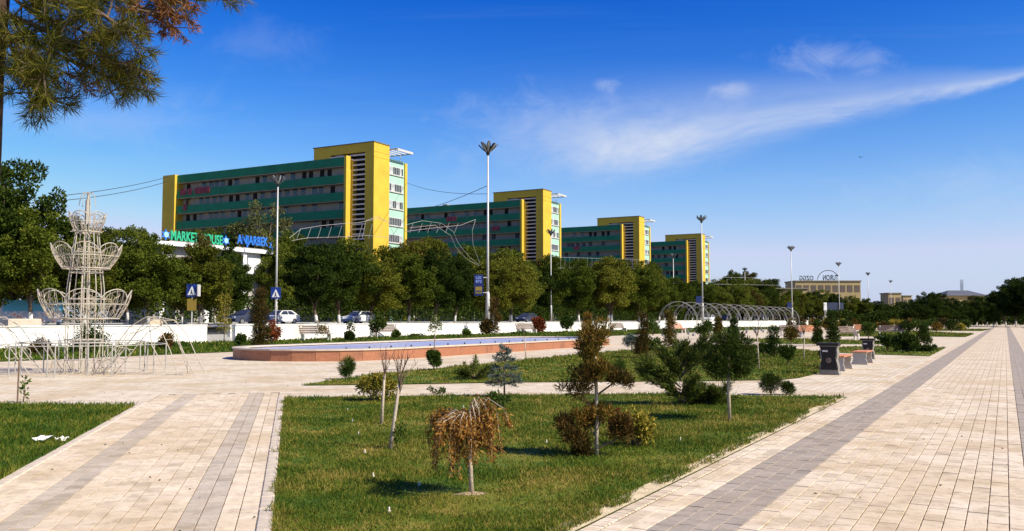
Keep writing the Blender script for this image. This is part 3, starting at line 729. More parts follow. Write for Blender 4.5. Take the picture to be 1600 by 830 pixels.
# ------------------------------------------------------------------ trees
def tree_meshes(seed, H=10.0, rx=3.3, zc=5.6, rz=4.3, clumps=120, per=230, leaf=.215, limbs=7, trunk_r=.16, fork=1.9):
    r_ = np.random.default_rng(seed); cs = []; rd = []
    while len(cs) < clumps:
        p = r_.normal(size=3); p = p / np.linalg.norm(p) * r_.random() ** .42
        if p[2] < -.75: continue
        wob = 1 + .36 * math.sin(3 * math.atan2(p[1], p[0]) + seed) * (1 - abs(p[2]))
        cs.append((p[0] * rx * wob, p[1] * rx * wob, zc + p[2] * rz)); rd.append(r_.uniform(.34, .95) * (1 - .25 * max(0, p[2])))
    P, D = cloud(cs, rd, per, .8, .55, .6, .1)
    n = len(P); crown = leafmesh('crown', P, D, leaf * (.6 + .8 * rng.random(n)), leaf * .62 * (.7 + .6 * rng.random(n)), LEAF['tree'])
    mb = MB(); lean = r_.normal(0, .12, 2)
    mb.tube([(0, 0, -.1), (lean[0] * .4, lean[1] * .4, fork * .5), (lean[0], lean[1], fork), (lean[0] * 1.6, lean[1] * 1.6, zc)], [trunk_r * 1.25, trunk_r, trunk_r * .85, trunk_r * .35], 8)
    for i in range(limbs):
        c = cs[i * len(cs) // limbs]; z0 = fork * (.8 + .5 * r_.random())
        mid = (c[0] * .45, c[1] * .45, z0 + (c[2] - z0) * .55)
        mb.tube([(lean[0] * .8, lean[1] * .8, z0), mid, c], [trunk_r * .55, trunk_r * .35, trunk_r * .1], 5)
    return crown, mb.mesh('trunk', M['whitebark'], True)
VAR = [tree_meshes(11), tree_meshes(12, rx=3.0, zc=5.9, rz=4.1), tree_meshes(13, rx=3.7, zc=5.4, rz=4.2, clumps=135), tree_meshes(14, rx=2.8, zc=5.8, rz=4.2, clumps=100),
       tree_meshes(15, rx=3.5, zc=5.7, rz=4.2, clumps=125)]
SPARSE = tree_meshes(21, rx=2.6, zc=6.9, rz=3.2, clumps=60, per=150, leaf=.2, limbs=16, trunk_r=.2)
tree_protos = {}
def tree(name, lab, loc, h, wid, var, group, leafk='tree', rot=None):
    crown, trunk = VAR[var % len(VAR)] if var >= 0 else SPARSE
    o = thing(name, lab, 'tree', loc, rnd.uniform(0, 6.28) if rot is None else rot, group)
    k = h / 10.0; o.scale = (k * wid, k * wid, k)
    link('trunk', trunk, o); c = link('crown', crown, o)
    if leafk != 'tree':
        c.material_slots[0].link = 'OBJECT'; c.material_slots[0].material = LEAF[leafk]
    return o
def interp(tab, u):
    return float(np.interp(u, [t[0] for t in tab], [t[1] for t in tab]))
NEAR = [(-60, 330), (100, 352), (150, 352), (235, 372), (246, 398), (262, 402), (285, 404), (300, 400), (312, 378), (326, 378), (336, 404), (350, 402), (360, 384), (366, 386), (374, 412), (440, 412), (452, 390), (520, 384), (600, 392), (700, 392),
        (790, 400), (860, 396), (1000, 418), (1080, 442), (1200, 452), (1350, 468), (1600, 478)]
FAR = [(425, 372), (520, 370), (610, 366), (650, 372), (720, 386), (860, 388), (900, 402), (1010, 408), (1040, 436), (1110, 438), (1140, 430), (1200, 436), (1230, 462), (1400, 474)]
r_ = random.Random(5); s = -8.0; i = 0
near_names = []
while s < 330:
    rr = -56.5 + r_.uniform(-2, 2); p = site(rr, s, ZS); u = 800 + F * p[0] / p[1]
    vt = interp(NEAR, u) + r_.uniform(-9, 9) * (.4 if u < 430 else 1) + (6 if 240 < u < 430 else 0); z = EYE + (499 - vt) / F * p[1] - ZS
    if u > -70 and not any(abs(u - q) < 4400 / p[1] for q in (428, 861)): near_names.append((p, z, u))
    s += r_.uniform(4.4, 6.2) if s < 170 else 8.0
for i, (p, z, u) in enumerate(near_names):
    tree('street_tree', f'olive green street tree, {ordn(i)} from the left in the near row behind white wall', p, max(4.2, z / .985), r_.uniform(.95, 1.25), i * 3 + 1,
         'street trees nearest the white wall', r_.choice(('tree', 'tree', 'tree', 'rust', 'dark', 'olive', 'tree', 'olive')))
s = rs(pr(448, 500, -88.5))[1]; far_names = []
while s < 420:
    rr = r_.choice((-87.5, -91.0)) + r_.uniform(-.8, .8); p = site(rr, s, ZS); u = 800 + F * p[0] / p[1]
    vt = interp(FAR, u) + r_.uniform(-8, 10); far_names.append((p, EYE + (499 - vt) / F * p[1] - ZS)); s += r_.uniform(3.4, 5.2) if s < 230 else 8.0
for i, (p, z) in enumerate(far_names):
    tree('street_tree', f'tall leafy street tree, {ordn(i)} from the left in the far row before apartment blocks', p, max(4.5, z * r_.uniform(.86, 1.05)), r_.uniform(.75, 1.0), i * 2 + 3, 'street trees before the apartment blocks',
         r_.choice(('tree', 'tree', 'dark', 'olive', 'rust', 'tree')))
for (u, vt, wd, lab) in ((312, 364, .62, 'slim olive tree hiding letters in the middle of the green roof sign'), (359, 380, .6, 'slim tree standing between the green and blue roof signs'), (336, 398, .95, 'rounded tree before the market hall right of the slim olive tree'), (284, 404, .9, 'rounded tree before the market hall left of the slim olive tree')):
    p = pr(u, 500, -74); p[2] = ZS; tree('street_tree', lab, p, EYE + (499 - vt) / F * p[1] - ZS, wd, 3, 'slim trees before the market hall', 'rust' if u < 330 else 'dark')
# trees behind the market hall
for i, (u, vt, rr) in enumerate(((268, 372, -106), (295, 358, -108), (322, 350, -112), (352, 354, -112), (385, 346, -110), (418, 362, -106), (200, 352, -84), (172, 348, -86), (228, 362, -88))):
    p = pr(u, 500, rr); p[2] = ZS; z = EYE + (499 - vt) / F * p[1] - ZS
    tree('broadleaf_tree', f'{["bushy", "tall"][i < 6]} tree {"behind the market hall roof letters" if i < 6 else "left of the market hall"}, {ordn(i if i < 6 else (1, 0, 2)[i - 6])} from the left', p, z, .85, i, 'trees round the market hall', 'dark' if i % 2 else 'tree')
p = pr(410, 500, -103.5); p[2] = ZS
tree('sparse_tree', 'tall sparse tree with pale bare limbs beside the left lamp post', p, EYE + (499 - 312) / F * p[1] - ZS, .95, -1, None, 'pale')
# big trees at the left edge
for i, (u, vt, rr, wd, lk, lab) in enumerate(((6, 246, -56, .95, 'dark', 'tallest dark tree at the left edge behind white wall'), (48, 316, -54, 1.1, 'tree', 'broad olive tree behind the wire ornament'),
                                             (-40, 262, -60, 1.0, 'tree', 'big tree cut by the left picture edge'), (92, 345, -58, 1.0, 'dark', 'dark rounded tree just right of the broad olive tree'))):
    p = pr(u, 500, rr); p[2] = ZS; tree('broadleaf_tree', lab, p, EYE + (499 - vt) / F * p[1] - ZS, wd, i + 1, 'big trees at the left edge', lk)
# dark wood at the end of the promenade
RT = [(1436, 462, 215), (1452, 456, 205), (1468, 458, 225), (1488, 466, 200), (1506, 468, 215), (1524, 462, 205), (1541, 464, 222), (1556, 455, 212), (1570, 444, 196), (1586, 434, 190), (1602, 428, 186), (1625, 424, 180),
      (1440, 474, 190), (1478, 476, 188), (1515, 478, 186), (1550, 474, 184), (1650, 430, 178), (1420, 478, 230), (1402, 480, 260), (1385, 478, 280)]
for i, (u, vt, Y) in enumerate(sorted(RT)):
    tree('broadleaf_tree', f'dark dense tree at the promenade end, {ordn(i)} from the left', ((u - 800) / F * Y, Y, 0), EYE + (499 - vt) / F * Y, 1.1, i, 'dark trees at the promenade end', 'dark')
for i, (u, vt, Y) in enumerate(((1125, 436, 330), (1147, 428, 335), (1172, 434, 330), (1192, 440, 325), (1262, 458, 330), (1285, 450, 350), (1306, 459, 330), (1330, 461, 340), (1352, 466, 340), (1372, 470, 340))):
    tree('broadleaf_tree', f'rounded green tree before the tan office, {ordn(i)} from the left', ((u - 800) / F * Y, Y, ZS), EYE + (499 - vt) / F * Y - ZS, 1.15, i + 2, 'trees before the tan office', 'dark' if i % 3 == 0 else 'tree')
# dense far hedge that closes the view down the avenue
def hedge_mesh(L_, h, d, n, leaf, m, seed=0):
    x = rng.random(n) * L_; hh = h * (.7 + .5 * vnoise(x * .35, x * 0 + seed, seed)); z = rng.random(n) ** .7 * hh; y = (rng.random(n) - .5) * d
    P = np.stack([x, y, z], 1); return leafmesh('foliage', P, rand_dir(n) + np.array([0, -.2, .3]), leaf * (.6 + .8 * rng.random(n)), leaf * .6, m)
x0, x1 = (1090 - 800) / F * 360, (1700 - 800) / F * 360
tag(link('far_wood', hedge_mesh(x1 - x0, 7.5, 8, 26000, .9, LEAF['dark'], 4), None, (x0, 365, 0)), 'far belt of dark woodland closing the avenue', 'wood', None, 'stuff')
tag(link('street_hedge', hedge_mesh(330, 3.3, 1.6, 46000, .42, LEAF['dark'], 6), None, site(-85.8, 10, ZS), math.pi / 2 - TH), 'long dark hedge along the far side of the street', 'hedge', None, 'stuff')
x0, x1 = (1300 - 800) / F * 240, (1610 - 800) / F * 240
tag(link('undergrowth', hedge_mesh(x1 - x0, 3.4, 5, 12000, .6, LEAF['dark'], 8), None, (x0, 238, 0)), 'dark undergrowth below the trees at promenade end', 'undergrowth', None, 'stuff')

# ------------------------------------------------------------------ lamp posts
def make_lamp():
    o = thing('lamp_post', '', 'lamp')
    H = 18.6
    MB().tube([(0, 0, 0), (0, 0, 3.2), (0, 0, 3.5)], [.26, .22, .15], 10).build('base_sleeve', M['pole'], o, smooth=True)
    MB().tube([(0, 0, 3.4), (0, 0, 9), (0, 0, H)], [.15, .12, .085], 8).build('pole', M['pole'], o, smooth=True)
    MB().lathe([(.1, H - .25), (.2, H - .05), (.24, H + .1), (.1, H + .2)], 10).build('hub', M['lampdark'], o)
    # petal: flat oval plate rising outward
    prof = [(0, .06), (.3, .13), (.7, .21), (1.05, .19), (1.32, .09)]
    top = []; bot = []
    for t, w in prof: top.append((t, w)); bot.append((t, -w))
    outl = top + bot[::-1]; n = len(outl)
    def plate(zo, sc, th):
        vs_ = [(.12 + x, y * sc, zo + .12 * x * x) for x, y in outl] + [(.12 + x, y * sc, zo + th + .12 * x * x) for x, y in outl]
        return MB().add(vs_, [tuple(range(n - 1, -1, -1)), tuple(range(n, 2 * n))] + [(i, (i + 1) % n, (i + 1) % n + n, i + n) for i in range(n)])
    pm = plate(0, 1, .09).mesh('petal_lamp', M['lampdark']); lm = plate(-.02, .62, .018).mesh('lens', M['lampglass'])
    for i in range(9):
        el = R(-47 if i % 2 else -33); az = 2 * math.pi * i / 9
        p = link('petal_lamp', pm, o, (0, 0, H)); p.rotation_euler = Matrix.Rotation(az, 3, 'Z').__matmul__(Matrix.Rotation(el, 3, 'Y')).to_euler()
        link('lens', lm, p)
    return o
lamp = make_lamp(); first = True
LAMPS = [(762, -49, 'tall flower-headed lamp post with blue banner behind the white wall'), (1098, -49, 'flower-headed lamp post in front of the farthest apartment block'),
         (1238, -49, 'flower-headed lamp post right of the arch tunnel'), (1312, -49, 'flower-headed lamp post in front of the tan office'), (1358, -49, 'flower-headed lamp post just right of the tan office'),
         (1393, -49, 'rightmost and smallest flower-headed lamp post'), (431, -85.5, 'left flower-headed lamp post beside the sparse pale tree'), (861, -85, 'flower-headed lamp post before the second apartment block'),
         (1053, -85, 'faint lamp post before the farthest apartment block gallery'), (1165, -85, 'lamp post among rounded trees right of the last apartment block')]
for (u, rr, lab) in LAMPS:
    p = pr(u, 500, rr); p[2] = ZS
    if first: lamp.location = p; lamp['label'] = lab; lamp['group'] = 'flower-headed lamp posts'; first = False
    else: dup(lamp, p, rnd.uniform(0, 2), lab, 'flower-headed lamp posts')
# blue banners and boxes hung on the posts
def banner(u, v0, v1, wpx, rr, lab):
    p = pr(u, (v0 + v1) / 2, rr); k = p[1] / F; w = wpx * k; h = (v1 - v0) * k
    o = thing('pole_banner', lab, 'banner', (p[0], p[1], p[2] - h / 2), 0, 'blue banners on lamp posts')
    MB().bbox(-w / 2, w / 2, -.06, .06, 0, h, .02).build('panel', M['bannerblue'], o)
    MB().box(w / 2, w / 2 + .45, -.03, .03, h * .12, h * .16).box(w / 2, w / 2 + .45, -.03, .03, h * .84, h * .88).build('bracket', M['pole'], o)
    return o, w, h
bo, bw_, bh_ = banner(748, 429, 462, 14, -49.2, 'blue printed banner on the tall lamp post')
SG = mat('banner lettering', (.25, .33, .75), .6, .1, 3)
for t, zf in (('UX', .78), ('872', .60)):
    me, w = text_mesh(t, .55, .01, SG); o = link('lettering', me, bo, (-w / 2 * .8, -.075, bh_ * zf)); o.scale = (.8, 1, .8)
MB().box(-bw_ * .36, bw_ * .36, -.072, -.061, bh_ * .1, bh_ * .42).build('picture', M['signyellow'], bo)
MB().box(-bw_ * .3, bw_ * .3, -.083, -.073, bh_ * .16, bh_ * .24).build('picture_band', M['cardark'], bo)
banner(1092, 463, 475, 9, -49.2, 'dark blue banner on the post by the arch tunnel'); banner(1233.5, 473, 482, 7, -49.2, 'small dark blue banner on the post right of the tunnel')
# tower-like advertising stand and dark hoardings further down
for (u0, u1, v0, v1, rr, m, lab) in ((1287, 1292, 473, 485, -52, 'white', 'narrow white and blue advertising stand far down the street'), (1293, 1318, 473, 488, -52.6, 'cardark', 'dark blue hoarding among the far lamp posts'), (1409, 1427, 476, 488, -50, 'cardark', 'dark hoarding below the small yellow block')):
    a = pr(u0, v1, rr); k = a[1] / F; o = thing('advertising_stand', lab, 'sign', (a[0], a[1], ZS)); w = (u1 - u0) * k; z0 = a[2] - ZS; h = (v1 - v0) * k
    MB().bbox(0, w, -.15, .15, z0, z0 + h, .04).build('panel', M[m], o); MB().box(w * .3, w * .3 + .2, -.08, .08, 0, z0).box(w * .7, w * .7 + .2, -.08, .08, 0, z0).build('post', M['pole'], o)

# ------------------------------------------------------------------ crossing signs
def crossing(u, v, lab, extra):
    rr = -51.5; p = pr(u, v, rr); zc = p[2] - ZS
    o = thing('crossing_sign', lab, 'road sign', (p[0], p[1], ZS), 0, 'pedestrian crossing signs')
    MB().tube([(0, .06, 0), (0, .06, zc + .45)], .045, 8).build('post', M['pole'], o)
    pl = MB().bbox(-.40, .40, -.02, .02, zc - .46, zc + .46, .012).build('plate', M['blue'], o)
    MB().prism([(-.31, zc - .33), (.31, zc - .33), (0, zc + .32)], .012, 1, -.034).build('triangle', M['white'], pl)
    f = MB().tube([(0, -.045, zc - .02), (.0, -.045, zc - .14)], .035, 5).tube([(0, -.045, zc - .13), (-.1, -.045, zc - .29)], .022, 5).tube([(0, -.045, zc - .13), (.09, -.045, zc - .29)], .022, 5)
    f.lathe([(.01, zc + .01), (.04, zc + .05), (.01, zc + .09)], 8, 0, -.045); f.build('walking_figure', M['black'], pl)
    if extra:
        MB().bbox(-.33, .33, -.02, .02, zc - 1.45, zc - .6, .012).build('ochre_plate', M['signyellow'], o)
        MB().bbox(.44, .52, -.2, .3, zc - .42, zc + .42, .01).build('side_plate', M['pole'], o)
crossing(431, 458, 'blue pedestrian crossing sign beside the white car', False)
crossing(300, 454, 'blue pedestrian crossing sign above an ochre plate', True)

# ------------------------------------------------------------------ cars
def make_car(paint):
    o = thing('parked_car', '', 'car')
    w = .86
    low = [(-2.2, .28), (2.2, .26), (2.27, .55), (2.1, .82), (1.0, .95), (-1.55, 1.0), (-2.15, .95), (-2.25, .6)]
    body = MB().prism(low, 2 * w, 1, -w).build('body', paint, o)
    v = []; cab = [(-1.95, .98), (1.05, .94), (.25, 1.45), (-1.15, 1.47)]
    mb = MB()
    a = [(x, -w * (.96 if z < 1.2 else .74), z) for x, z in cab]; b = [(x, w * (.96 if z < 1.2 else .74), z) for x, z in cab]
    mb.add(a + b, [(0, 1, 2, 3), (7, 6, 5, 4), (0, 4, 5, 1), (1, 5, 6, 2), (2, 6, 7, 3), (3, 7, 4, 0)]); mb.build('cabin', paint, o)
    for s_ in (-1, 1):
        for x0, x1, y0, y1 in ((-1.55, -.5, -1.05, -.48), (-.40, .78, -.40, .2)):
            MB().add([(x0, s_ * (w * .955 + .012), 1.03), (x1, s_ * (w * .955 + .012), 1.03), (y1, s_ * (w * .77 + .012), 1.40), (y0, s_ * (w * .77 + .012), 1.40)], [(0, 1, 2, 3) if s_ < 0 else (3, 2, 1, 0)]).build('side_window', M['glass'], o)
        for x in (-1.35, 1.4):
            wh = link('wheel', None, o, (x, s_ * (w - .08), .31)); wh.empty_display_size = .1
            pr_ = [(.31 * math.cos(t), .31 * math.sin(t)) for t in np.linspace(0, 2 * math.pi, 17)[:-1]]; MB().prism(pr_, .2, 1, -.1).build('tyre', M['tyre'], wh)
            pr2 = [(.2 * math.cos(t), .2 * math.sin(t)) for t in np.linspace(0, 2 * math.pi, 13)[:-1]]; MB().prism(pr2, .03, 1, .1 if s_ > 0 else -.13).build('rim', M['rimalloy'], wh)
        MB().bbox(2.12, 2.24, s_ * .6 - .16, s_ * .6 + .16, .6, .78, .01).build('headlight', M['headl'], o)
        MB().bbox(-2.25, -2.14, s_ * .62 - .15, s_ * .62 + .15, .7, .9, .01).build('tail_light', M['tail'], o)
    MB().add([(1.02, -.75, .97), (1.02, .75, .97), (.30, .62, 1.42), (.30, -.62, 1.42)], [(0, 1, 2, 3)]).build('windscreen', M['glass'], o, (.02, 0, .012))
    MB().add([(-1.93, -.75, 1.0), (-1.93, .75, 1.0), (-1.2, .62, 1.44), (-1.2, -.62, 1.44)], [(3, 2, 1, 0)]).build('rear_window', M['glass'], o, (-.02, 0, .012))
    return o
cars = {}
for (u, rr, pk, lab, back) in ((437, -68, 'carwhite', 'white saloon car parked beside the blue crossing sign', 1), (1046, -64, 'caryellow', 'yellow car seen through the first metal arch', 0), (1231, -62, 'caryellow', 'yellow car right of the arch tunnel', 0),
                               (1108, -56.5, 'carwhite', 'white car behind the wall seen through the arches', 1), (1135, -62, 'cardark', 'dark car behind the middle of the arch tunnel', 0), (1340, -57, 'carwhite', 'small white car far down the street', 1),
                               (385, -64, 'cardark', 'dark car left of the white saloon car', 1), (560, -66, 'carwhite', 'white car half hidden behind street trees near the basin', 1), (823, -64, 'cardark', 'dark car in trees left of the second row lamp post', 1)):
    p = pr(u, 500, rr); p[2] = ZS + .006; rz = math.pi / 2 - TH + (math.pi if back else 0)
    if pk not in cars: c = make_car(M[pk]); cars[pk] = c; c.location = p; c.rotation_euler = (0, 0, rz); c['label'] = lab; c['group'] = 'cars on the street'
    else: dup(cars[pk], p, rz, lab, 'cars on the street')
h = thing('printed_hoarding', 'blue topped printed hoarding behind the wall at far left', 'sign', pr(4, 500, -55.5) * np.array([1, 1, 0]) + np.array([0, 0, ZS]), math.pi / 2 - TH)
LH = rs(pr(97, 500, -55.5))[1] - rs(pr(4, 500, -55.5))[1]
MB().bbox(0, LH, -.05, .05, .35, 1.75, .01).build('panel', M['hoarding'], h)
for k in range(5): MB().box(k * (LH - .1) / 4, k * (LH - .1) / 4 + .1, .055, .15, 0, 1.7).build('post', M['pole'], h)
# low ochre parapet and pale kiosk bits of the far pavement
for (u0, u1, rr, hh, m, lab) in ((8, 60, -50.5, .55, 'rim', 'low pale stone block on the street edge below the hoarding'), (205, 262, -57, .5, 'rim', 'low pale stone parapet behind the crossing sign'), (1030, 1110, -49.5, .3, 'castwhite', 'low pale parapet behind the arch tunnel')):
    s0, s1 = rs(pr(u0, 500, rr))[1], rs(pr(u1, 500, rr))[1]
    tag(MB().bbox(-.3, .3, 0, s1 - s0, 0, hh, .04).build('stone_parapet', M[m], None, site(rr, s0, ZS), -TH), lab, 'parapet')

# ------------------------------------------------------------------ fountain basin
rc, hw_, s0_, s1_ = -25.1, 3.75, 29.4, 50.5
fb = thing('fountain_basin', 'long round-ended fountain basin of red granite with pale rim', 'fountain', (0, 0, 0), -TH)
def stadium(o, n=14):
    pts = []
    for a in np.linspace(0, -math.pi, n): pts.append((rc + (hw_ + o) * math.cos(a), s0_ + (hw_ + o) * math.sin(a)))
    k = 9
    for i in range(1, k): pts.append((rc - hw_ - o, s0_ + (s1_ - s0_) * i / k))
    for a in np.linspace(math.pi, 0, n): pts.append((rc + (hw_ + o) * math.cos(a), s1_ + (hw_ + o) * math.sin(a)))
    for i in range(1, k): pts.append((rc + hw_ + o, s1_ - (s1_ - s0_) * i / k))
    return pts
O, I = stadium(0), stadium(-.32); n = len(O)
for i in range(n):
    j = (i + 1) % n; g = .006
    def lp(a, b, t): return (a[0] + (b[0] - a[0]) * t, a[1] + (b[1] - a[1]) * t)
    L_ = math.dist(O[i], O[j]); t = g / L_
    q = [lp(O[i], O[j], t), lp(O[i], O[j], 1 - t), lp(I[i], I[j], 1 - t), lp(I[i], I[j], t)]
    MB().prism(q, .40, 2, 0).build('granite_panel', M['granite'], fb)
O2, I2 = stadium(.05), stadium(-.40)
for i in range(n):
    j = (i + 1) % n; q = [O2[i], O2[j], I2[j], I2[i]]; q = [(a[0] + (sum(x[0] for x in q) / 4 - a[0]) * .004, a[1] + (sum(x[1] for x in q) / 4 - a[1]) * .004) for a in q]
    MB().prism(q, .06, 2, .402).build('rim_stone', M['rim'], fb)
MB().prism(stadium(-.33), .03, 2, .02).build('floor', M['tile'], fb)
MB().prism(stadium(-.335), .004, 2, .365).build('water', M['water'], fb)
for k in range(16): MB().tube([(rc + 1.9, s0_ - 1 + 1.5 * k, .3), (rc + 1.9, s0_ - 1 + 1.5 * k, .47)], [.05, .03], 6).build('nozzle', M['lampdark'], fb)

# ------------------------------------------------------------------ wire ornament (tiered lotus of tubes and light strings)
pc = pg(130, 583); k = pc[1] / F
wo = thing('wire_ornament', 'tall tiered lotus ornament of pale wire and light strings', 'sculpture', pc)
mb = MB()
for i in range(8):
    a = 2 * math.pi * (i + .3) / 8; rr = .52; mb.tube([(rr * math.cos(a), rr * math.sin(a), 0), (rr * math.cos(a), rr * math.sin(a), 2.5), (.3 * math.cos(a), .3 * math.sin(a), 4.4)], .016, 5)
for i in range(4): mb.tube([(.13 * math.cos(i * 1.57), .13 * math.sin(i * 1.57), 0), (.06 * math.cos(i * 1.57), .06 * math.sin(i * 1.57), 5.2)], .018, 5)
for z, rr in ((.4, .52), (1.0, .52), (1.6, .52), (2.2, .52), (3.0, .46), (3.6, .4), (4.2, .33)): mb.tube([(rr * math.cos(t), rr * math.sin(t), z) for t in np.linspace(0, 6.283, 17)[:-1]], .016, 5, True)
mb.build('central_frame', M['wire'], wo)
def tier(zb, zt, rb, rt, np_, lab):
    f = MB(); s_ = MB(); r2 = random.Random(int(zb * 10))
    f.tube([(rb * math.cos(t), rb * math.sin(t), zb) for t in np.linspace(0, 6.283, 25)[:-1]], .022, 5, True)
    for p in range(np_):
        a0 = 2 * math.pi * p / np_; a1 = 2 * math.pi * (p + 1) / np_; am = (a0 + a1) / 2
        def surf(t, h):   # t in 0..1 across the petal, h in 0..1 up
            a = a0 + (a1 - a0) * t; rr = rb + (rt - rb) * math.sin(h * math.pi / 2) ** 1.0
            return (rr * math.cos(a), rr * math.sin(a), zb + (zt - zb) * h)
        f.tube([surf(t, .7 + .3 * math.sin(math.pi * t) ** .6) for t in np.linspace(0, 1, 9)], .016, 5)
        for t in (0, .25, .5, .75):
            top = .7 + .3 * math.sin(math.pi * t) ** .6
            f.tube([surf(t, h * top) for h in np.linspace(0, 1, 6)], .007 if t else .012, 4)
        for q in range(5):      # zig-zag light strings
            t0, t1 = r2.random(), r2.random()
            s_.tube([surf(t0 + (t1 - t0) * h + .06 * math.sin(h * 22 + q), h * (.5 + .4 * math.sin(math.pi * (t0 + (t1 - t0) * h)))) for h in np.linspace(0, 1, 14)], .0085, 3)
        f.tube([surf(t, .5) for t in np.linspace(0, 1, 5)], .014, 4)
    for i in range(6): f.tube([(.5 * math.cos(i * 1.05), .5 * math.sin(i * 1.05), zb + .02), (rb * math.cos(i * 1.05), rb * math.sin(i * 1.05), zb + .02)], .016, 4)
    o = f.build('lotus_tier', M['wire'], wo); s_.build('light_string', M['light_string'], o)
tier(1.62, 2.48, .95, 1.28, 8, 0); tier(3.12, 3.86, .66, .98, 8, 0); tier(4.22, 4.82, .34, .52, 6, 0)
mb = MB(); mb.tube([(0, 0, 4.5), (0, 0, 5.42)], [.05, .04], 6)
for i in range(7):
    a = i * .9; mb.tube([(0, 0, 5.35), (.12 * math.cos(a), .12 * math.sin(a), 5.42), (.2 * math.cos(a), .2 * math.sin(a), 5.3), (.24 * math.cos(a), .24 * math.sin(a), 5.0)], .013, 4)
mb.build('finial', M['rail'], wo)
mb = MB()
for i in range(12):         # flaring feet
    a = 2 * math.pi * i / 12; c_, s_ = math.cos(a), math.sin(a)
    mb.tube([(.55 * c_, .55 * s_, 0), (.75 * c_, .75 * s_, .25), (1.05 * c_, 1.05 * s_, .75), (1.28 * c_, 1.28 * s_, 1.15), (1.5 * c_, 1.5 * s_, 1.22)], .011, 4)
    mb.tube([(.75 * c_ + .22 * math.cos(t) * c_, .75 * s_ + .22 * math.cos(t) * s_, .2 + .2 * math.sin(t)) for t in np.linspace(0, 6.28, 11)[:-1]], .009, 4, True)
mb.build('flared_foot', M['wire'], wo)
rg = thing('ring_railing', 'low round pipe railing circling the wire ornament', 'railing', pc); mb = MB()
for z, rr in ((.93, 1.72), (.86, 2.3)): mb.tube([(rr * math.cos(t), rr * math.sin(t), z) for t in np.linspace(0, 6.283, 33)[:-1]], .014, 5, True)
mb.build('rail', M['rail'], rg); pm_ = MB().tube([(0, 0, 0), (0, 0, .93)], .018, 5).mesh('post', M['rail'])
for i in range(10): link('post', pm_, rg, (1.72 * math.cos(i * .628 + .2), 1.72 * math.sin(i * .628 + .2), 0)); link('post', pm_, rg, (2.3 * math.cos(i * .628 + .45), 2.3 * math.sin(i * .628 + .45), -.07 + .07))
def leap(lab, mir, v_off=0):
    """leaping arch of tubes beside the ornament"""
    base = pg(250, 585); o = thing('wire_arch', lab, 'sculpture', (pc[0] + (1 if not mir else -1) * (base[0] - pc[0]), base[1], 0), 0, 'leaping wire arches beside the ornament')
    kk = base[1] / F; mb = MB(); sg = -1 if mir else 1
    A_ = [(-85, -22), (-62, -52), (-40, -82), (-15, -97), (12, -92), (32, -70), (48, -35), (62, 8)]
    B_ = [(-78, -8), (-50, -45), (-30, -72), (-8, -84), (10, -74), (24, -45), (36, -5), (44, 12)]
    for dy in (-.35, .35):
        for q in (A_, B_): mb.tube([(sg * u * kk, dy * (1 + .3 * i / 7), max(0.01, -(v + (8 if v < 0 else -v)) * kk)) for i, (u, v) in enumerate(q)], .014, 5)
    for i in range(1, 7):
        mb.tube([(sg * A_[i][0] * kk, -.35 * (1 + .3 * i / 7), -(A_[i][1] + 8) * kk), (sg * A_[i][0] * kk, .35 * (1 + .3 * i / 7), -(A_[i][1] + 8) * kk)], .012, 4)
        mb.tube([(sg * B_[i][0] * kk, .35, max(.02, -(B_[i][1] + 8) * kk)), (sg * A_[i][0] * kk, -.35, max(.02, -(A_[i][1] + 8) * kk))], .010, 4)
    mb.tube([(sg * 20 * kk, -.4, .02), (sg * -5 * kk, -.4, .85), (sg * -12 * kk, -.3, 1.4)], .016, 5); mb.tube([(sg * 20 * kk, -.4, .02), (sg * 44 * kk, -.42, .02)], .014, 4)
    mb.tube([(sg * 0 * kk, .4, 1.0), (sg * 30 * kk, .4, 1.02)], .012, 4)
    for t0 in (-70, -48):
        mb.tube([(sg * (t0 + 9 * math.cos(t)) * kk, -.36, .62 + 9 * math.sin(t) * kk) for t in np.linspace(0, 6.28, 13)[:-1]], .013, 4, True)
    mb.build('tube_frame', M['wire'], o)
leap('leaping arch of pale tubes right of the wire ornament', False); leap('leaping arch of pale tubes cut by the left picture edge', True)

# ------------------------------------------------------------------ arch tunnel
def arches(s0, s1, n, lab_):
    p0 = site(-27.5, s0)
    for i in range(n):
        s_ = s0 + (s1 - s0) * i / (n - 1)
        o = thing('metal_arch', f'round double-tube metal arch, {ordn(i)} in {lab_}', 'arch', site(-27.5, s_), -TH, 'metal arches of ' + lab_)
        mb = MB()
        for rad, w in ((1.9, .018), (1.55, .013)):
            for dy in ((-.18, .18) if rad > 1.7 else (0,)):
                mb.tube([(rad * math.cos(a), dy, 1.4 + rad * math.sin(a)) if True else 0 for a in np.linspace(R(-38), R(218), 21)] , w, 5)
        mb.build('hoop', M['rail'], o)
        for a in (60, 120, 25, 155):
            ca, sa = 1.72 * math.cos(R(a)), 1.4 + 1.72 * math.sin(R(a))
            MB().tube([(ca + (.16 if q % 2 == 0 else .07) * math.cos(q * math.pi / 5), 0, sa + (.16 if q % 2 == 0 else .07) * math.sin(q * math.pi / 5)) for q in range(10)], .014, 4, True).build('star', M['rail'], o)
        MB().box(-1.62, -1.42, -.25, .25, -.02, .22).build('foot', M['step'], o); MB().box(1.42, 1.62, -.25, .25, -.02, .22).build('foot', M['step'], o)
arches(rs(pr(1060, 522, -27.5))[1], rs(pr(1228, 520, -27.5))[1], 13, 'the tunnel beside the lawn')
arches(rs(pr(1408, 520, -27.5))[1], rs(pr(1440, 520, -27.5))[1], 7, 'the far tunnel by the wood')

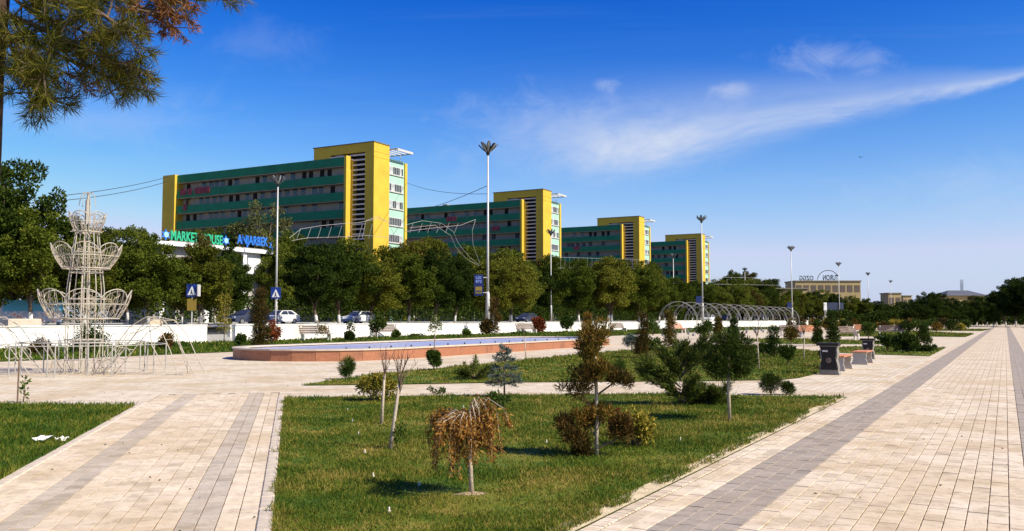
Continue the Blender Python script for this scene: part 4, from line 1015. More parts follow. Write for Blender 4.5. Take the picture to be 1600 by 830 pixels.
# ------------------------------------------------------------------ benches and bins
def s_side(d, h, lean=0):
    """wavy cast side: outline in (depth, height)"""
    n = 9; L_ = []; Rr = []
    for i in range(n):
        t = i / (n - 1); wob = .10 * d * math.sin(t * math.pi) + .03 * d * math.sin(t * math.pi * 5); L_.append((-d / 2 + wob - .03 * (1 - t), h * t)); Rr.append((d / 2 - wob + .03 * (1 - t), h * t))
    return L_ + Rr[::-1]
def low_bench():
    o = thing('park_bench', '', 'bench')
    for x in (-.78, .70): MB().prism([(a, b) for a, b in s_side(.5, .43)], .08, 0, x).build('cast_side', M['castshade'], o)
    for i in range(5): MB().bbox(-.86, .86, -.25 + i * .103, -.16 + i * .103, .432, .47, .008).build('seat_slat', M['wood'], o)
    return o
lb = low_bench(); p = pg(1313, 578); lb.location = p; lb.rotation_euler = (0, 0, math.pi / 2 - TH); lb['label'] = 'orange slatted bench directly beside the black bin'; lb['group'] = 'backless orange benches'
dup(lb, pg(1348, 568.5), math.pi / 2 - TH, 'orange slatted bench behind the first one, near the lawn corner', 'backless orange benches')
def litter_bin(u, v, lab, sc=1.0):
    p = pg(u, v); o = thing('litter_bin', lab, 'bin', p, -TH, 'dark panelled litter bins'); o.scale = (sc, sc, sc)
    MB().prism(s_side(.52, .84), .36, 1, -.18).build('cast_frame', M['binbase'], o)  # pale frame given the darker base concrete, its shade put into the colour
    MB().prism([(x * .88, .15 + z * .78) for x, z in s_side(.50, .84)], .012, 1, -.194).build('front_panel', M['bin'], o)
    MB().prism([(-.235, .012), (.235, .012), (.20, .13), (-.20, .13)], .008, 1, -.19).build('plinth_panel', M['binbase'], o)
    MB().lathe([(.07, 0), (.08, .008), (.05, .012)], 12).build('emblem', M['woodgrey'], o, (0, -.195, .42)).rotation_euler = (R(90), 0, 0)
    MB().bbox(-.33, .28, -.24, .24, .842, .92, .02).build('lid', M['bin'], o)
    MB().box(-.17, -.02, -.204, -.196, .66, .71).build('slot', M['castwhite'], o)
litter_bin(1297, 585.5, 'black litter bin with pale base at the lawn corner'); litter_bin(1357, 561, 'dark litter bin behind the second orange bench', .9)
def back_bench(slatm):
    o = thing('garden_bench', '', 'bench')
    for x in (-.85, .79):
        side_ = [(-.30, 0), (-.18, 0), (-.16, .25), (.12, .27), (.18, 0), (.30, 0), (.27, .3), (.36, .6), (.46, .92), (.38, .94), (.24, .5), (.16, .44), (-.22, .45), (-.32, .38)]
        MB().prism(side_, .07, 0, x).build('cast_side', M['castwhite'], o)
    for i in range(4): MB().bbox(-.95, .95, -.26 + i * .11, -.17 + i * .11, .452, .49, .008).build('seat_slat', slatm, o)
    for i in range(4):
        b = MB().bbox(-.95, .95, -.02, .02, -.045, .045, .008).build('back_slat', slatm, o, (0, .235 + i * .055, .56 + i * .115)); b.rotation_euler = (R(-22), 0, 0)
    return o
bw1 = back_bench(M['woodgrey']); bw2 = back_bench(M['wood'])
f1 = f2 = True
for (u, v, rz, kind, lab) in ((966, 520, 0, 1, 'dark slatted bench with back below the wall by the conifers'), (823, 523, 0, 1, 'dark bench below the wall beside the red ball shrub'), (603, 529, 0, 1, 'bench below the wall beside the round headed tree'),
                              (494, 534, 0, 1, 'bench below the wall left of the spiral topiary'), (1268, 527, .2, 2, 'long orange bench left of the column shrub'), (1322, 531, .35, 1, 'white sided dark bench behind the black bin'), (1351, 523, 0, 2, 'orange topped bench beyond the white sided one'),
                              (1392, 527, -.3, 1, 'dark slatted bench nearest the promenade shrubs'), (1236, 525, 0, 1, 'dark bench at the end of the arch tunnel'), (1058, 521, 0, 2, 'orange bench seen through the first arch')):
    p = pg(u, v); rot = (-math.pi / 2 - TH + math.pi / 2 + math.pi / 2 if False else -TH + R(62) + rz) if u < 1100 else -TH + R(20) + rz
    sc = 1.2 if u < 1100 else 1.1
    src = bw1 if kind == 1 else bw2
    if (kind == 1 and f1) or (kind == 2 and f2):
        src.location = p; src.rotation_euler = (0, 0, rot); src['label'] = lab; src['group'] = 'garden benches with backs'; src.scale = (sc,) * 3
        if kind == 1: f1 = False
        else: f2 = False
    else: dup(src, p, rot, lab, 'garden benches with backs', (sc,) * 3)

# ------------------------------------------------------------------ light frames over the street, cables
def px_tube(mb, pts, rr, rad, n=5): mb.tube([pr(u, v, rr) for u, v in pts], rad, n)
def frame_thing(name, lab, rr, rails, rungs, rad, cat='light frame'):
    b = pr(rails[0][0][0], 500, rr); b[2] = ZS; o = thing(name, lab, cat, b); mb = MB()
    for q in rails: mb.tube([pr(u, v, rr) - b for u, v in q], rad, 5)
    for (a, c_) in rungs: mb.tube([pr(*a, rr) - b, pr(*c_, rr) - b], rad * .8, 4)
    mb.build('tube_frame', M['rail'], o); return o
top = [(452, 372), (470, 358), (500, 353), (530, 350), (560, 348), (590, 342), (612, 346)]; bot = [(456, 376), (480, 372), (510, 371), (540, 370), (575, 368), (610, 372)]
frame_thing('light_frame', 'pale tube light frame arching over trees before nearest block', -72, [top, bot, [(566, 372), (572, 345), (590, 338), (608, 350), (620, 376)]],
            [((470 + 16 * i, 357 - i), (464 + 16 * i, 373)) for i in range(9)], .026)
frame_thing('light_frame', 'drooping pale tube light frame left of the tall lamp post', -60, [[(632, 352), (660, 345), (690, 349), (708, 362), (716, 380), (730, 398), (752, 418)], [(640, 356), (680, 352), (704, 368), (712, 386), (728, 404), (752, 418)],
            [(743, 343), (738, 360), (739, 382), (746, 402), (752, 418)], [(632, 362), (680, 356), (720, 352), (743, 343)]], [((646 + 14 * i, 348 + (i % 2)), (640 + 14 * i, 364)) for i in range(6)], .022)
frame_thing('light_frame', 'row of thin upright rods above trees before the third block', -60, [[(872, 402), (940, 404), (1000, 406)], [(872, 419), (940, 419), (1000, 420)]], [((876 + 7 * i, 401 + i * .25), (876 + 7 * i, 420)) for i in range(18)], .022)
frame_thing('light_frame', 'thin light frame over the street right of last block', -60, [[(1112, 433), (1160, 434), (1232, 436)], [(1116, 444), (1230, 446)]], [((1120 + 14 * i, 433 + i * .3), (1124 + 14 * i, 445)) for i in range(8)], .03)
def cable(lab, a, b, ra, rb, sag):
    A_, B_ = pr(*a, ra), pr(*b, rb); mid = (A_ + B_) / 2; pts = [A_ + (B_ - A_) * t - np.array([0, 0, sag * 4 * t * (1 - t)]) for t in np.linspace(0, 1, 12)]
    tag(MB().tube(pts, .035, 4).build('overhead_cable', M['wirecable']), lab, 'cable', 'overhead cables')
cable('lower overhead cable running to the nearest block roof', (-30, 322), (264, 283), -60, -100, .6); cable('upper overhead cable running to the nearest block roof', (-30, 316), (264, 276), -60, -100, .5)
cable('cable slanting from the tall lamp post to the left', (762, 290), (640, 332), -49, -94, .4); cable('second cable from the tall lamp post towards nearest block', (762, 303), (636, 286), -49, -94, .6)
bp = pr(1345, 231, -20); tag(MB().add([(-.5, 0, .15), (0, -.12, 0), (.5, 0, .15), (0, .25, -.05)], [(0, 1, 3), (1, 2, 3)]).build('bird', M['bird'], None, ray(1345, 231) * 150), 'single dark bird high in the sky', 'bird')
# ------------------------------------------------------------------ shrubs and small trees
def plant(name, lab, u, v, group=None, cat='shrub'):
    p = pg(u, v); k = p[1] / F; o = thing(name, lab, cat, p, 0, group); return o, k
def foliage(o, cs, rads, per, leafl, leafw, m, up=.2, out=.7, flat=1.0, power=.5, name='foliage'):
    P, D = cloud(cs, rads, per, flat, power, out, up); n = len(P)
    return link(name, leafmesh(name, P, D, leafl * (.6 + .8 * rng.random(n)), leafw * (.7 + .6 * rng.random(n)), m), o)
def stem(o, pts, rad, m='palebark', name='stem', n=7): return MB().tube(pts, rad, n).build(name, M[m], o, smooth=True)
def ball(name, lab, u, v, wpx, hpx, m, stemfrac=.15, leafpx=3.0, group=None, lumps=9, per=170, needle=False):
    """clipped round shrub on a short stem"""
    o, k = plant(name, lab, u, v, group); w, h = wpx * k, hpx * k; z0 = h * stemfrac; rz = (h - z0) / 2
    stem(o, [(0, 0, -.02), (.01, 0, z0 + rz * .6)], [max(.012, w * .04), max(.008, w * .025)], 'bark')
    r_ = np.random.default_rng(abs(hash(lab)) % 999 if False else sum(map(ord, lab))); cs = [(0, 0, z0 + rz)]; rd = [min(w / 2, rz) * .85]
    for i in range(lumps):
        d = r_.normal(size=3); d /= np.linalg.norm(d); cs.append((d[0] * w * .3, d[1] * w * .3, z0 + rz + d[2] * rz * .58)); rd.append(min(w / 2, rz) * r_.uniform(.36, .52))
    L_ = leafpx * k; foliage(o, cs, rd, per, L_ * (1.6 if needle else 1), L_ * (.22 if needle else .6), LEAF[m], .25, .75)
    return o
def fan(P, D, base, tip, n, spread, ln, droop=0.0):
    """needle sprays along a branch"""
    t = rng.random(n) ** .8; b = np.array(base); e = np.array(tip); pts = b + (e - b) * t[:, None] + rng.normal(0, 1, (n, 3)) * spread * (1 - .3 * t[:, None])
    d = nrm((e - b)[None, :] + 0 * pts) * .8 + rand_dir(n) * .75 + np.array([0, 0, .15 - droop]); P.append(pts); D.append(d)
def spray_plant(o, branches, per, spread, ln, wd, m, droop=0, woodm='bark', rad=.012, name='foliage'):
    P, D = [], []; mb = MB()
    for a, b in branches:
        a = np.array(a, float); b = np.array(b, float); fan(P, D, a + (b - a) * .25, b, per, spread, ln, droop); mb.tube([a, (a + b) / 2 + np.array([0, 0, .02]), b], [rad, rad * .7, rad * .3], 5)
    P = np.concatenate(P); D = np.concatenate(D); n = len(P)
    mb.build('branches', M[woodm], o); return link(name, leafmesh(name, P, D, ln * (.5 + .9 * rng.random(n)), wd * (.7 + .6 * rng.random(n)), m), o)

# weeping scorched tree
o, k = plant('weeping_tree', 'small weeping tree with scorched orange fronds on the front lawn', 737, 776, cat='tree')
o.scale = (1.12, 1.12, 1.1); stem(o, [(0, 0, -.03), (-.01, 0, .25), (-.025, 0, .45), (-.03, .0, .68)], [.021, .017, .014, .010], n=8)
P, D = [], []; mb = MB(); r_ = np.random.default_rng(4)
for i in range(74):
    a = r_.uniform(0, 2 * math.pi); reach = r_.uniform(.10, .42) * (.8 + .35 * math.sin(3 * a + 1)); dropz = r_.uniform(.06, .36) + (.2 if math.sin(5 * a) > .25 else 0) * r_.random() * (1.3 if math.cos(a) < -.2 else .8); hi = r_.uniform(.0, .05) + (.11 if (math.cos(a) > .3 and r_.random() < .35) else 0)
    c_, s_ = math.cos(a) * reach, math.sin(a) * reach * .85; z0 = .66
    pts = [np.array(q) for q in ((-.03, 0, z0 - .02), (-.03 + c_ * .5, s_ * .5, z0 + hi), (-.03 + c_ * .9, s_ * .9, z0 + hi * .5 - dropz * .12), (-.03 + c_, s_, z0 - dropz * .5), (-.03 + c_ * 1.04, s_ * 1.04, max(.16, z0 - dropz)))]
    mb.tube(pts, [.0045, .0035, .003, .002, .001], 4)
    for j in range(1, 4):
        if j == 1 and r_.random() < .5: continue
        n = 50; t = r_.random(n)[:, None]; q = pts[j] + (pts[j + 1] - pts[j]) * t + r_.normal(0, .015, (n, 3)); P.append(q); D.append(nrm(pts[j + 1] - pts[j]) * .5 + rand_dir(n) * .8 + np.array([0, 0, -.35]))
mb.build('branches', M['palebark'], o); P = np.concatenate(P); D = np.concatenate(D); n = len(P)
link('fronds', leafmesh('fronds', P, D, .034 * (.5 + rng.random(n)), .011 * (.7 + .6 * rng.random(n)), LEAF['weep']), o)
sp = []
for i in range(14): a = 2 * math.pi * i / 14; rr = .085 * rnd.uniform(.45, 1.6); sp.append((rr * 1.3 * math.cos(a), rr * math.sin(a), .022))
MB().add(sp + [(0, 0, .045)], [(i, (i + 1) % 14, 14) for i in range(14)]).build('soil_patch', M['soil'], o)

# bare saplings
def sapling(lab, u, v, du, hpx, tw, seed):
    o, k = plant('bare_sapling', lab, u, v, 'bare saplings', 'tree'); r2 = random.Random(seed); h = hpx * k; dx = du * k
    stem(o, [(0, 0, -.03), (dx * .3, 0, h * .3), (dx * .7, 0, h * .68)], [.028, .022, .017])
    mb = MB()
    for i in range(tw):
        a = r2.uniform(0, 6.28); L_ = h * r2.uniform(.2, .42); sp_ = r2.uniform(.1, .55); b = Vector((dx * .7, 0, h * r2.uniform(.58, .68)))
        m1 = b + Vector((math.cos(a) * sp_ * .5, math.sin(a) * sp_ * .5, .8)).normalized() * L_ * .5; e = b + Vector((math.cos(a) * sp_, math.sin(a) * sp_, .9)).normalized() * L_
        mb.tube([b, m1, e], [.009, .006, .003], 4)
        for j in range(3):
            c_ = m1.lerp(e, r2.random()); mb.tube([c_, c_ + Vector((r2.uniform(-.4, .4), r2.uniform(-.4, .4), .5)).normalized() * L_ * .3], [.004, .002], 3)
    mb.build('twigs', M['bark'], o); return o, k
o, k = sapling('taller bare sapling leaning right beside a small green shoot', 609, 706, 20, 150, 11, 3)
foliage(o, [(.12, 0, .22), (.12, 0, .28), (.11, .02, .16)], [.09, .08, .07], 50, .04, .028, LEAF['lowgreen'], name='shoot')
sapling('shorter bare sapling standing behind the taller one', 596, 665, 6, 116, 9, 8)
sapling('thin bare stick sapling between basin and conifers', 822, 562, -3, 50, 3, 9)
sapling('slim leafless sapling right of the clipped round pine', 1186, 578, -3, 78, 8, 10)
sapling('several-stemmed bare shrub left of the black bin', 1256, 563, 2, 62, 14, 12)

# yellow-leaved bush and lawn shrubs
def bush(lab, u, v, wpx, hpx, m, leafpx, per=90, lumps=14, name='leafy_bush', group=None, woodm='bark'):
    o, k = plant(name, lab, u, v, group); w, h = wpx * k, hpx * k; r2 = np.random.default_rng(sum(map(ord, lab))); cs = []; rd = []; mb = MB()
    for i in range(lumps):
        a = r2.uniform(0, 6.28); q = r2.random() ** .6; z = h * r2.uniform(.35, .85) * (1.1 - .4 * q); c_ = (math.cos(a) * q * w * .38, math.sin(a) * q * w * .3, z); cs.append(c_); rd.append(min(w, h) * r2.uniform(.16, .26))
        mb.tube([(c_[0] * .2, c_[1] * .2, 0), (c_[0] * .6, c_[1] * .6, z * .5), c_], [.010, .007, .003], 4)
    mb.build('branches', M[woodm], o); foliage(o, cs, rd, per, leafpx * k, leafpx * k * .55, LEAF[m], .2, .6); return o
bush('broad bush with yellow green leaves beside the cross path', 586, 628, 88, 52, 'yellowbush', 4.5, 110, 20)
bush('orange and yellow leaved bush right of the tiered bronze conifer', 990, 701, 72, 64, 'yellowbush', 6, 80, 18)
bush('bronze red bush touching the yellow leaved bush', 960, 686, 44, 46, 'redbush', 5, 50, 10)
bush('low leafy sprawl under the blue spruce', 783, 640, 50, 30, 'lowgreen', 4.5, 55, 10); bush('small dark sprig on the cross path edge', 680, 616, 36, 14, 'box', 4, 30, 6)
# little round conifer, stacked topiary, juniper, spruce
ball('clipped_conifer', 'small upright clipped conifer behind the yellow green bush', 541, 593, 27, 37, 'box', .06, 3.2, None, 9, 260, True)
o = ball('stacked_topiary', 'two-ball topiary standing before the basin', 678, 580, 25, 36, 'box', .12, 3.0, None, 9, 260)
k = pg(678, 580)[1] / F
stem(o, [(0, 0, 28 * k), (.03, 0, 60 * k), (.04, 0, 78 * k)], [.018, .014, .01]); foliage(o, [(.04, 0, 72 * k), (-.08, 0, 66 * k), (.15, .05, 68 * k), (.05, 0, 82 * k)], [8 * k, 6 * k, 6 * k, 6 * k], 110, 3 * k, 1.6 * k, LEAF['juniper'], name='upper_ball')
o, k = plant('spreading_juniper', 'low spreading juniper left of the blue spruce', 740, 594); b_ = []
for i in range(20): a = rnd.uniform(0, 6.28); L_ = rnd.uniform(18, 38) * k; b_.append(((0, 0, .04), (math.cos(a) * L_, math.sin(a) * L_, rnd.uniform(10, 34) * k * (1.2 - .5 * abs(math.cos(a))))))
spray_plant(o, b_, 130, .03, .09, .02, LEAF['juniper'])
o, k = plant('blue_spruce', 'small blue grey spruce with layered boughs', 788, 622); b_ = []; stem(o, [(0, 0, -.02), (0, 0, 76 * k)], [.022, .006], 'bark')
for lv, (zz_, rr_, nb) in enumerate(((22, 28, 12), (33, 26, 12), (45, 20, 10), (58, 17, 9), (68, 10, 7), (74, 6, 5))):
    for i in range(nb): a = 2 * math.pi * (i + rnd.random()) / nb; b_.append(((0, 0, zz_ * k), (math.cos(a) * rr_ * k, math.sin(a) * rr_ * k, (zz_ + rnd.uniform(-2, 7)) * k)))
spray_plant(o, b_, 90, .022, .055, .011, LEAF['spruce'])
# tiered bronze conifer
def pads(o, k, spec, m, per=420, ln=.075, wd=.011):
    spec = [(a, b, c * .88, d * .86, e) for a, b, c, d, e in spec]
    for (du, dv, ru, rv, mm) in spec:
        cs = []; rd = []; n = 9
        for i in range(n): a = rnd.uniform(0, 6.28); q = rnd.random() ** .5; cs.append((du * k + math.cos(a) * q * ru * k * .62, math.sin(a) * q * ru * k * .6, -dv * k + rnd.uniform(-.55, .6) * rv * k)); rd.append(min(ru, rv) * k * rnd.uniform(.38, .58))
        foliage(o, cs, rd, per // n * 2, ln, wd, LEAF[mm or m], .55, .55, name='foliage_pad')
o, k = plant('tiered_conifer', 'tall tiered bronze conifer with bare stem on the front lawn', 932, 716, cat='tree')
stem(o, [(0, 0, -.03), (.005, 0, 60 * k), (.0, 0, 130 * k), (-.02, 0, 200 * k)], [.027, .023, .018, .008], 'palebark')
mb = MB()
for (du, dv, z) in ((-28, -104, 66), (-40, -36, 8), (36, -122, 96), (10, -66, 40), (50, -38, 14), (-20, -60, 34)): mb.tube([(0, 0, z * k), (du * k * .6, 0, (z * .4 + -dv * .6) * k), (du * k, 0, -dv * k)], [.014, .010, .005], 5)
mb.build('branches', M['bark'], o)
pads(o, k, [(-6, -186, 36, 30, 'brown'), (4, -140, 36, 28, 'brown'), (-30, -112, 38, 36, 'bronze2'), (-10, -165, 28, 20, 'brown'), (36, -122, 32, 17, 'bronze2'), (8, -66, 36, 26, 'brown'), (-40, -42, 32, 34, 'bronze2'), (-20, -60, 26, 18, 'brown'), (42, -44, 28, 26, 'bronze2'), (-26, -20, 20, 18, 'bronze2')], 'brown', 720)
# big spreading juniper / cedar and its low neighbour
o, k = plant('spreading_cedar', 'large cedar-like juniper with sweeping upturned boughs', 1064, 636); b_ = []
for (u0, v0, u1, v1) in ((0, 20, -62, 62), (0, 26, -50, 50), (0, 30, -30, 56), (0, 46, 34, 82), (-4, 56, 48, 96), (0, 60, 20, 88), (-10, 52, -28, 86), (-6, 60, 4, 98), (0, 18, 20, 46), (0, 10, -26, 36), (0, 40, -16, 70), (4, 8, 22, 30), (-12, 30, -56, 70), (0, 62, 40, 104)):
    for j in range(3): yy = rnd.uniform(-.35, .35); b_.append(((u0 * k, 0, v0 * k), ((u1 + rnd.uniform(-6, 6)) * k, yy, (v1 + rnd.uniform(-6, 6)) * k)))
spray_plant(o, b_, 230, .042, .11, .016, LEAF['juniper'], 0, 'bark', .016)
o, k = plant('low_juniper', 'low feathery juniper between the cedar and the clipped pine', 1108, 634); b_ = []
for i in range(34): a = rnd.uniform(0, 6.28); L_ = rnd.uniform(20, 52) * k; b_.append(((0, 0, .03), (math.cos(a) * L_, math.sin(a) * L_ * .7, rnd.uniform(8, 36) * k)))
spray_plant(o, b_, 170, .036, .11, .014, LEAF['juniper'])
# clipped pine on a pale stem
o, k = plant('clipped_pine', 'lollipop clipped pine with round head and pale stem', 1140, 660, cat='tree'); stem(o, [(0, 0, -.03), (-.01, 0, 60 * k), (0, 0, 100 * k)], [.030, .026, .02])
cs = [(2 * k, 0, 103 * k)]; rd = [33 * k]; r2 = np.random.default_rng(8)
for i in range(26): d = r2.normal(size=3); d /= np.linalg.norm(d); cs.append((d[0] * 32 * k, d[1] * 32 * k, (103 + d[2] * 28) * k)); rd.append(14 * k * r2.uniform(.7, 1.15))
foliage(o, cs, rd, 330, .075, .012, LEAF['pompine'], .3, .8)
ball('clipped_conifer', 'dark lumpy conifer at the front lawn corner', 1204, 617, 36, 33, 'pompine', .08, 3.5, None, 9, 260, True); ball('clipped_conifer', 'smallest lumpy conifer at the front lawn corner', 1230, 617, 22, 19, 'pompine', .08, 3.5, None, 7, 200, True)
ball('clipped_conifer', 'small conifer peeping out behind the tiered bronze conifer', 968, 588, 22, 26, 'box', .05, 3, None, 8, 220, True)
# second lawn and beyond
def column(lab, u, v, wpx, hpx, m, lumps=4, name='column_conifer', stemf=.12, leafpx=3.0, per=200):
    o, k = plant(name, lab, u, v); h = hpx * k; stem(o, [(0, 0, -.02), (0, 0, h * .8)], [.03, .012], 'bark'); cs = []; rd = []
    for i in range(lumps): z = h * (stemf + (1 - stemf) * (i + .5) / lumps); w = wpx * k * (.5 - .22 * i / lumps); cs += [(rnd.uniform(-.2, .2) * w, 0, z), (rnd.uniform(-.6, .6) * w, .3 * w, z + .1 * w), (rnd.uniform(-.6, .6) * w, -.3 * w, z - .1 * w)]; rd += [w * .85, w * .55, w * .55]
    foliage(o, cs, rd, per, leafpx * k * 1.4, leafpx * k * .35, LEAF[m], .4, .6); return o
ball('round_tree', 'small round headed tree on the second lawn near the bin', 1231, 573, 30, 36, 'box', .3, 3, None, 9, 220)
column('dark stepped conifer behind the second lawn round tree', 1210, 560, 26, 50, 'pompine', 3); column('tall bronze conifer behind the spreading cedar', 1003, 562, 26, 72, 'bronze2', 5)
ball('blue_spruce', 'little pale spruce left of the tall bronze conifer', 987, 553, 26, 32, 'spruce', .22, 3, None, 8, 160, True); column('orange topped bronze conifer behind the cedar', 1047, 548, 26, 62, 'brown', 4)
bush('dense green bush right behind the tall bronze conifer', 1016, 560, 44, 40, 'juniper', 4, 130, 14)
column('slim bronze conifer behind the clipped pine', 1122, 540, 18, 44, 'brown', 4); ball('round_tree', 'dark round bush before the arch tunnel', 1102, 530, 34, 30, 'box', .15, 3, None, 8, 150); column('dark column conifer in front of the arch tunnel', 1147, 548, 18, 50, 'pompine', 4)
bush('dark low bush on the second lawn', 1192, 556, 40, 24, 'pompine', 3.5, 120, 10); ball('round_tree', 'bronze lollipop shrub left of the white sided bench', 1236, 542, 26, 34, 'brown', .3, 3, None, 8, 140)
column('dark column shrub standing behind the black bin', 1299, 540, 22, 54, 'pompine', 4); column('dark narrow shrub between the far benches', 1277, 541, 16, 38, 'pompine', 3); ball('round_tree', 'dark ball shrub in front of far orange bench', 1357, 530, 22, 28, 'box', .1, 3, None, 8, 140)
bush('wide dark shrub on the corner lawn by the promenade', 1415, 551, 60, 30, 'pompine', 4, 170, 18); bush('dark shrub left of the wide corner shrub', 1386, 549, 34, 30, 'box', 4, 130, 12); column('dark tree-like shrub at the corner lawn tip', 1444, 540, 22, 32, 'pompine', 3)
ball('round_tree', 'dark lollipop tree beside the promenade lawn', 1417, 527, 26, 24, 'pompine', .3, 3, None, 8, 120); bush('low spiky shrub nearest the promenade edge', 1447, 550, 36, 14, 'pompine', 4, 80, 8)
ball('round_tree', 'dark shrub behind the black bin on its left', 1292, 575, 22, 40, 'pompine', .1, 3, None, 8, 140)
r3 = random.Random(31); far_sh = []
for i in range(34):
    u = 1240 + i * 8.2 + r3.uniform(-4, 4); far_sh.append((u, r3.uniform(512.5, 519), r3.uniform(14, 26), r3.uniform(10, 20), r3.choice(('pompine', 'brown', 'box', 'yellowbush', 'bronze2', 'box'))))
for i, (u, v, w, h_, m) in enumerate(far_sh): ball('far_shrub', f'small distant shrub, {ordn(i)} from the left in the belt beyond the benches', u, v, w, h_, m, .12, 3.0, 'distant shrubs beyond the benches', 5, 60)
# plants along the white wall
bush('dark brown bush below the wall behind the right wire arch', 262, 548, 34, 34, 'bronze2', 3.5, 120, 12); bush('wide dark green bush behind the wire ornament', 142, 552, 64, 46, 'pompine', 3.5, 140, 18); bush('dark bush behind the left part of ornament', 66, 556, 40, 30, 'bronze2', 3.5, 110, 12)
bush('red leaved bush below the wall by the white car', 426, 541, 28, 40, 'redbush', 3.5, 120, 12); column('dark twisting conifer left of the red bush', 406, 543, 34, 92, 'bronze2', 6, 'column_conifer', .04, 3.2, 260)
column('thin yellowish young tree left of the twisting conifer', 350, 540, 32, 78, 'yellowbush', 4, 'young_tree', .3, 3.2, 60); ball('clipped_conifer', 'low dark conifer between young tree and twisting conifer', 376, 541, 18, 20, 'box', .05, 3, None, 7, 120)
o = ball('spiral_topiary', 'stacked dark topiary behind the basin', 546, 535, 16, 18, 'pompine', .05, 3, None, 7, 150); k = pg(546, 535)[1] / F
stem(o, [(0, 0, 10 * k), (0, 0, 30 * k)], .03, 'bark'); foliage(o, [(.1, 0, 22 * k), (0, 0, 30 * k)], [6 * k, 4 * k], 110, 3 * k, 1.5 * k, LEAF['pompine'], name='upper_ball')
ball('round_tree', 'round headed green tree behind the basin', 588, 531, 30, 40, 'juniper', .3, 3, None, 9, 160); ball('clipped_conifer', 'small dark clipped shrub right of the round headed tree', 618, 531, 13, 17, 'box', .05, 3, None, 6, 110)
ball('clipped_conifer', 'tiny pale green ball shrub behind the basin', 729, 527, 13, 13, 'lowgreen', .04, 3, None, 6, 100); ball('bronze_ball', 'deep bronze ball shrub below the tall lamp post', 760, 525, 26, 26, 'bronze2', .06, 3, None, 8, 160)
column('tall rusty columnar shrub below the tall lamp post', 773, 525, 24, 60, 'bronze2', 4, 'column_shrub', .1, 3, 130); ball('bronze_ball', 'red brown ball shrub right of the tall lamp post', 843, 522, 31, 27, 'redbush', .08, 3, None, 9, 190)
ball('round_tree', 'dark green ball tree below the second row lamp post', 886, 521, 26, 28, 'box', .22, 3, None, 8, 160); bush('thin brownish shrub left of the spiral topiary', 504, 534, 20, 44, 'brown', 3, 26, 8)
column('bronze conifer left of the first arch', 918, 530, 18, 42, 'brown', 3); ball('clipped_conifer', 'dark bush left of the first metal arch', 1020, 524, 30, 26, 'box', .05, 3, None, 8, 130)
def hedge(lab, u0, u1, v, hpx, m):
    a, b = pg(u0, v), pg(u1, v); s0, s1 = rs(a)[1], rs(b)[1]; r0 = rs(a)[0]; k = a[1] / F; L_ = s1 - s0
    tag(link('low_hedge', hedge_mesh(L_, hpx * k, .8, int(L_ * 260), .14, LEAF[m], 3), None, site(-34.6 if r0 > -36 else r0, s0, .02), math.pi / 2 - TH), lab, 'hedge')
hedge('low green hedge behind the basin left part', 505, 552, 531, 9, 'lowgreen'); hedge('low green hedge behind the basin middle', 640, 705, 529, 8, 'box'); hedge('low green hedge behind the basin right part', 800, 905, 525, 7, 'lowgreen')
hedge('low green hedge left of the basin below the wall', 230, 400, 545, 9, 'lowgreen')
# sprig and stake on the left lawn, litter, garden sprinklers
o, k = plant('leafy_sprig', 'single leafy sprig at the left lawn edge', 36, 629); stem(o, [(0, 0, 0), (.03, 0, 17 * k), (.02, 0, 36 * k)], [.012, .009, .004], 'bark')
foliage(o, [(.02, 0, 12 * k), (.03, 0, 20 * k), (.02, 0, 28 * k), (.02, 0, 34 * k)], [.06] * 4, 9, .10, .045, LEAF['lowgreen'])
o, k = plant('wooden_stake', 'thin rusty stake beside the leafy sprig', 27, 632, cat='stake'); MB().tube([(0, 0, -.05), (.01, 0, 72 * k)], [.016, .014], 6).build('stake', M['bark'], o)
for i, (u, v, w) in enumerate(((66, 694, 24), (95, 693, 13))):
    p = pg(u, v); k = p[1] / F; mb = MB(); r2 = random.Random(i)
    vs_ = [(w * k * (x / 4 - .5) * r2.uniform(.8, 1.1), .07 * (y - 1), .035 + r2.uniform(0, .07)) for y in range(4) for x in range(5)]
    mb.add(vs_, [(y * 5 + x, y * 5 + x + 1, y * 5 + x + 6, y * 5 + x + 5) for y in range(3) for x in range(4)])
    tag(mb.build('crumpled_paper', M['litter'], None, p), ['larger scrap of white paper on the left lawn', 'smaller scrap of white paper on the left lawn'][i], 'litter', 'paper scraps on the lawn')
spk = None
for i, (u, v) in enumerate(((608, 806), (583, 750), (570, 712), (560, 683), (551, 662), (543, 645), (800, 671), (854, 696), (724, 640), (703, 626), (1056, 647), (1063, 692), (1090, 604), (655, 764))):
    p = pg(u, v); lab = f'little pale sprinkler head poking from the grass, {ordn(sorted([608, 583, 570, 560, 551, 543, 800, 854, 724, 703, 1056, 1063, 1090, 655]).index(u))} from the left'
    if spk is None:
        spk = thing('sprinkler_head', lab, 'sprinkler', p, 0, 'sprinkler heads in the lawn')
        MB().lathe([(.014, 0), (.014, .045), (.024, .05), (.024, .07), (.012, .075)], 10).build('body', M['sprink'], spk); MB().lathe([(.011, .076), (.013, .1), (.006, .118)], 8).build('nozzle', M['castwhite'], spk)
    if i == 0: spk.scale = (.62,) * 3
    else: dup(spk, p, rnd.uniform(0, 6), lab, 'sprinkler heads in the lawn')
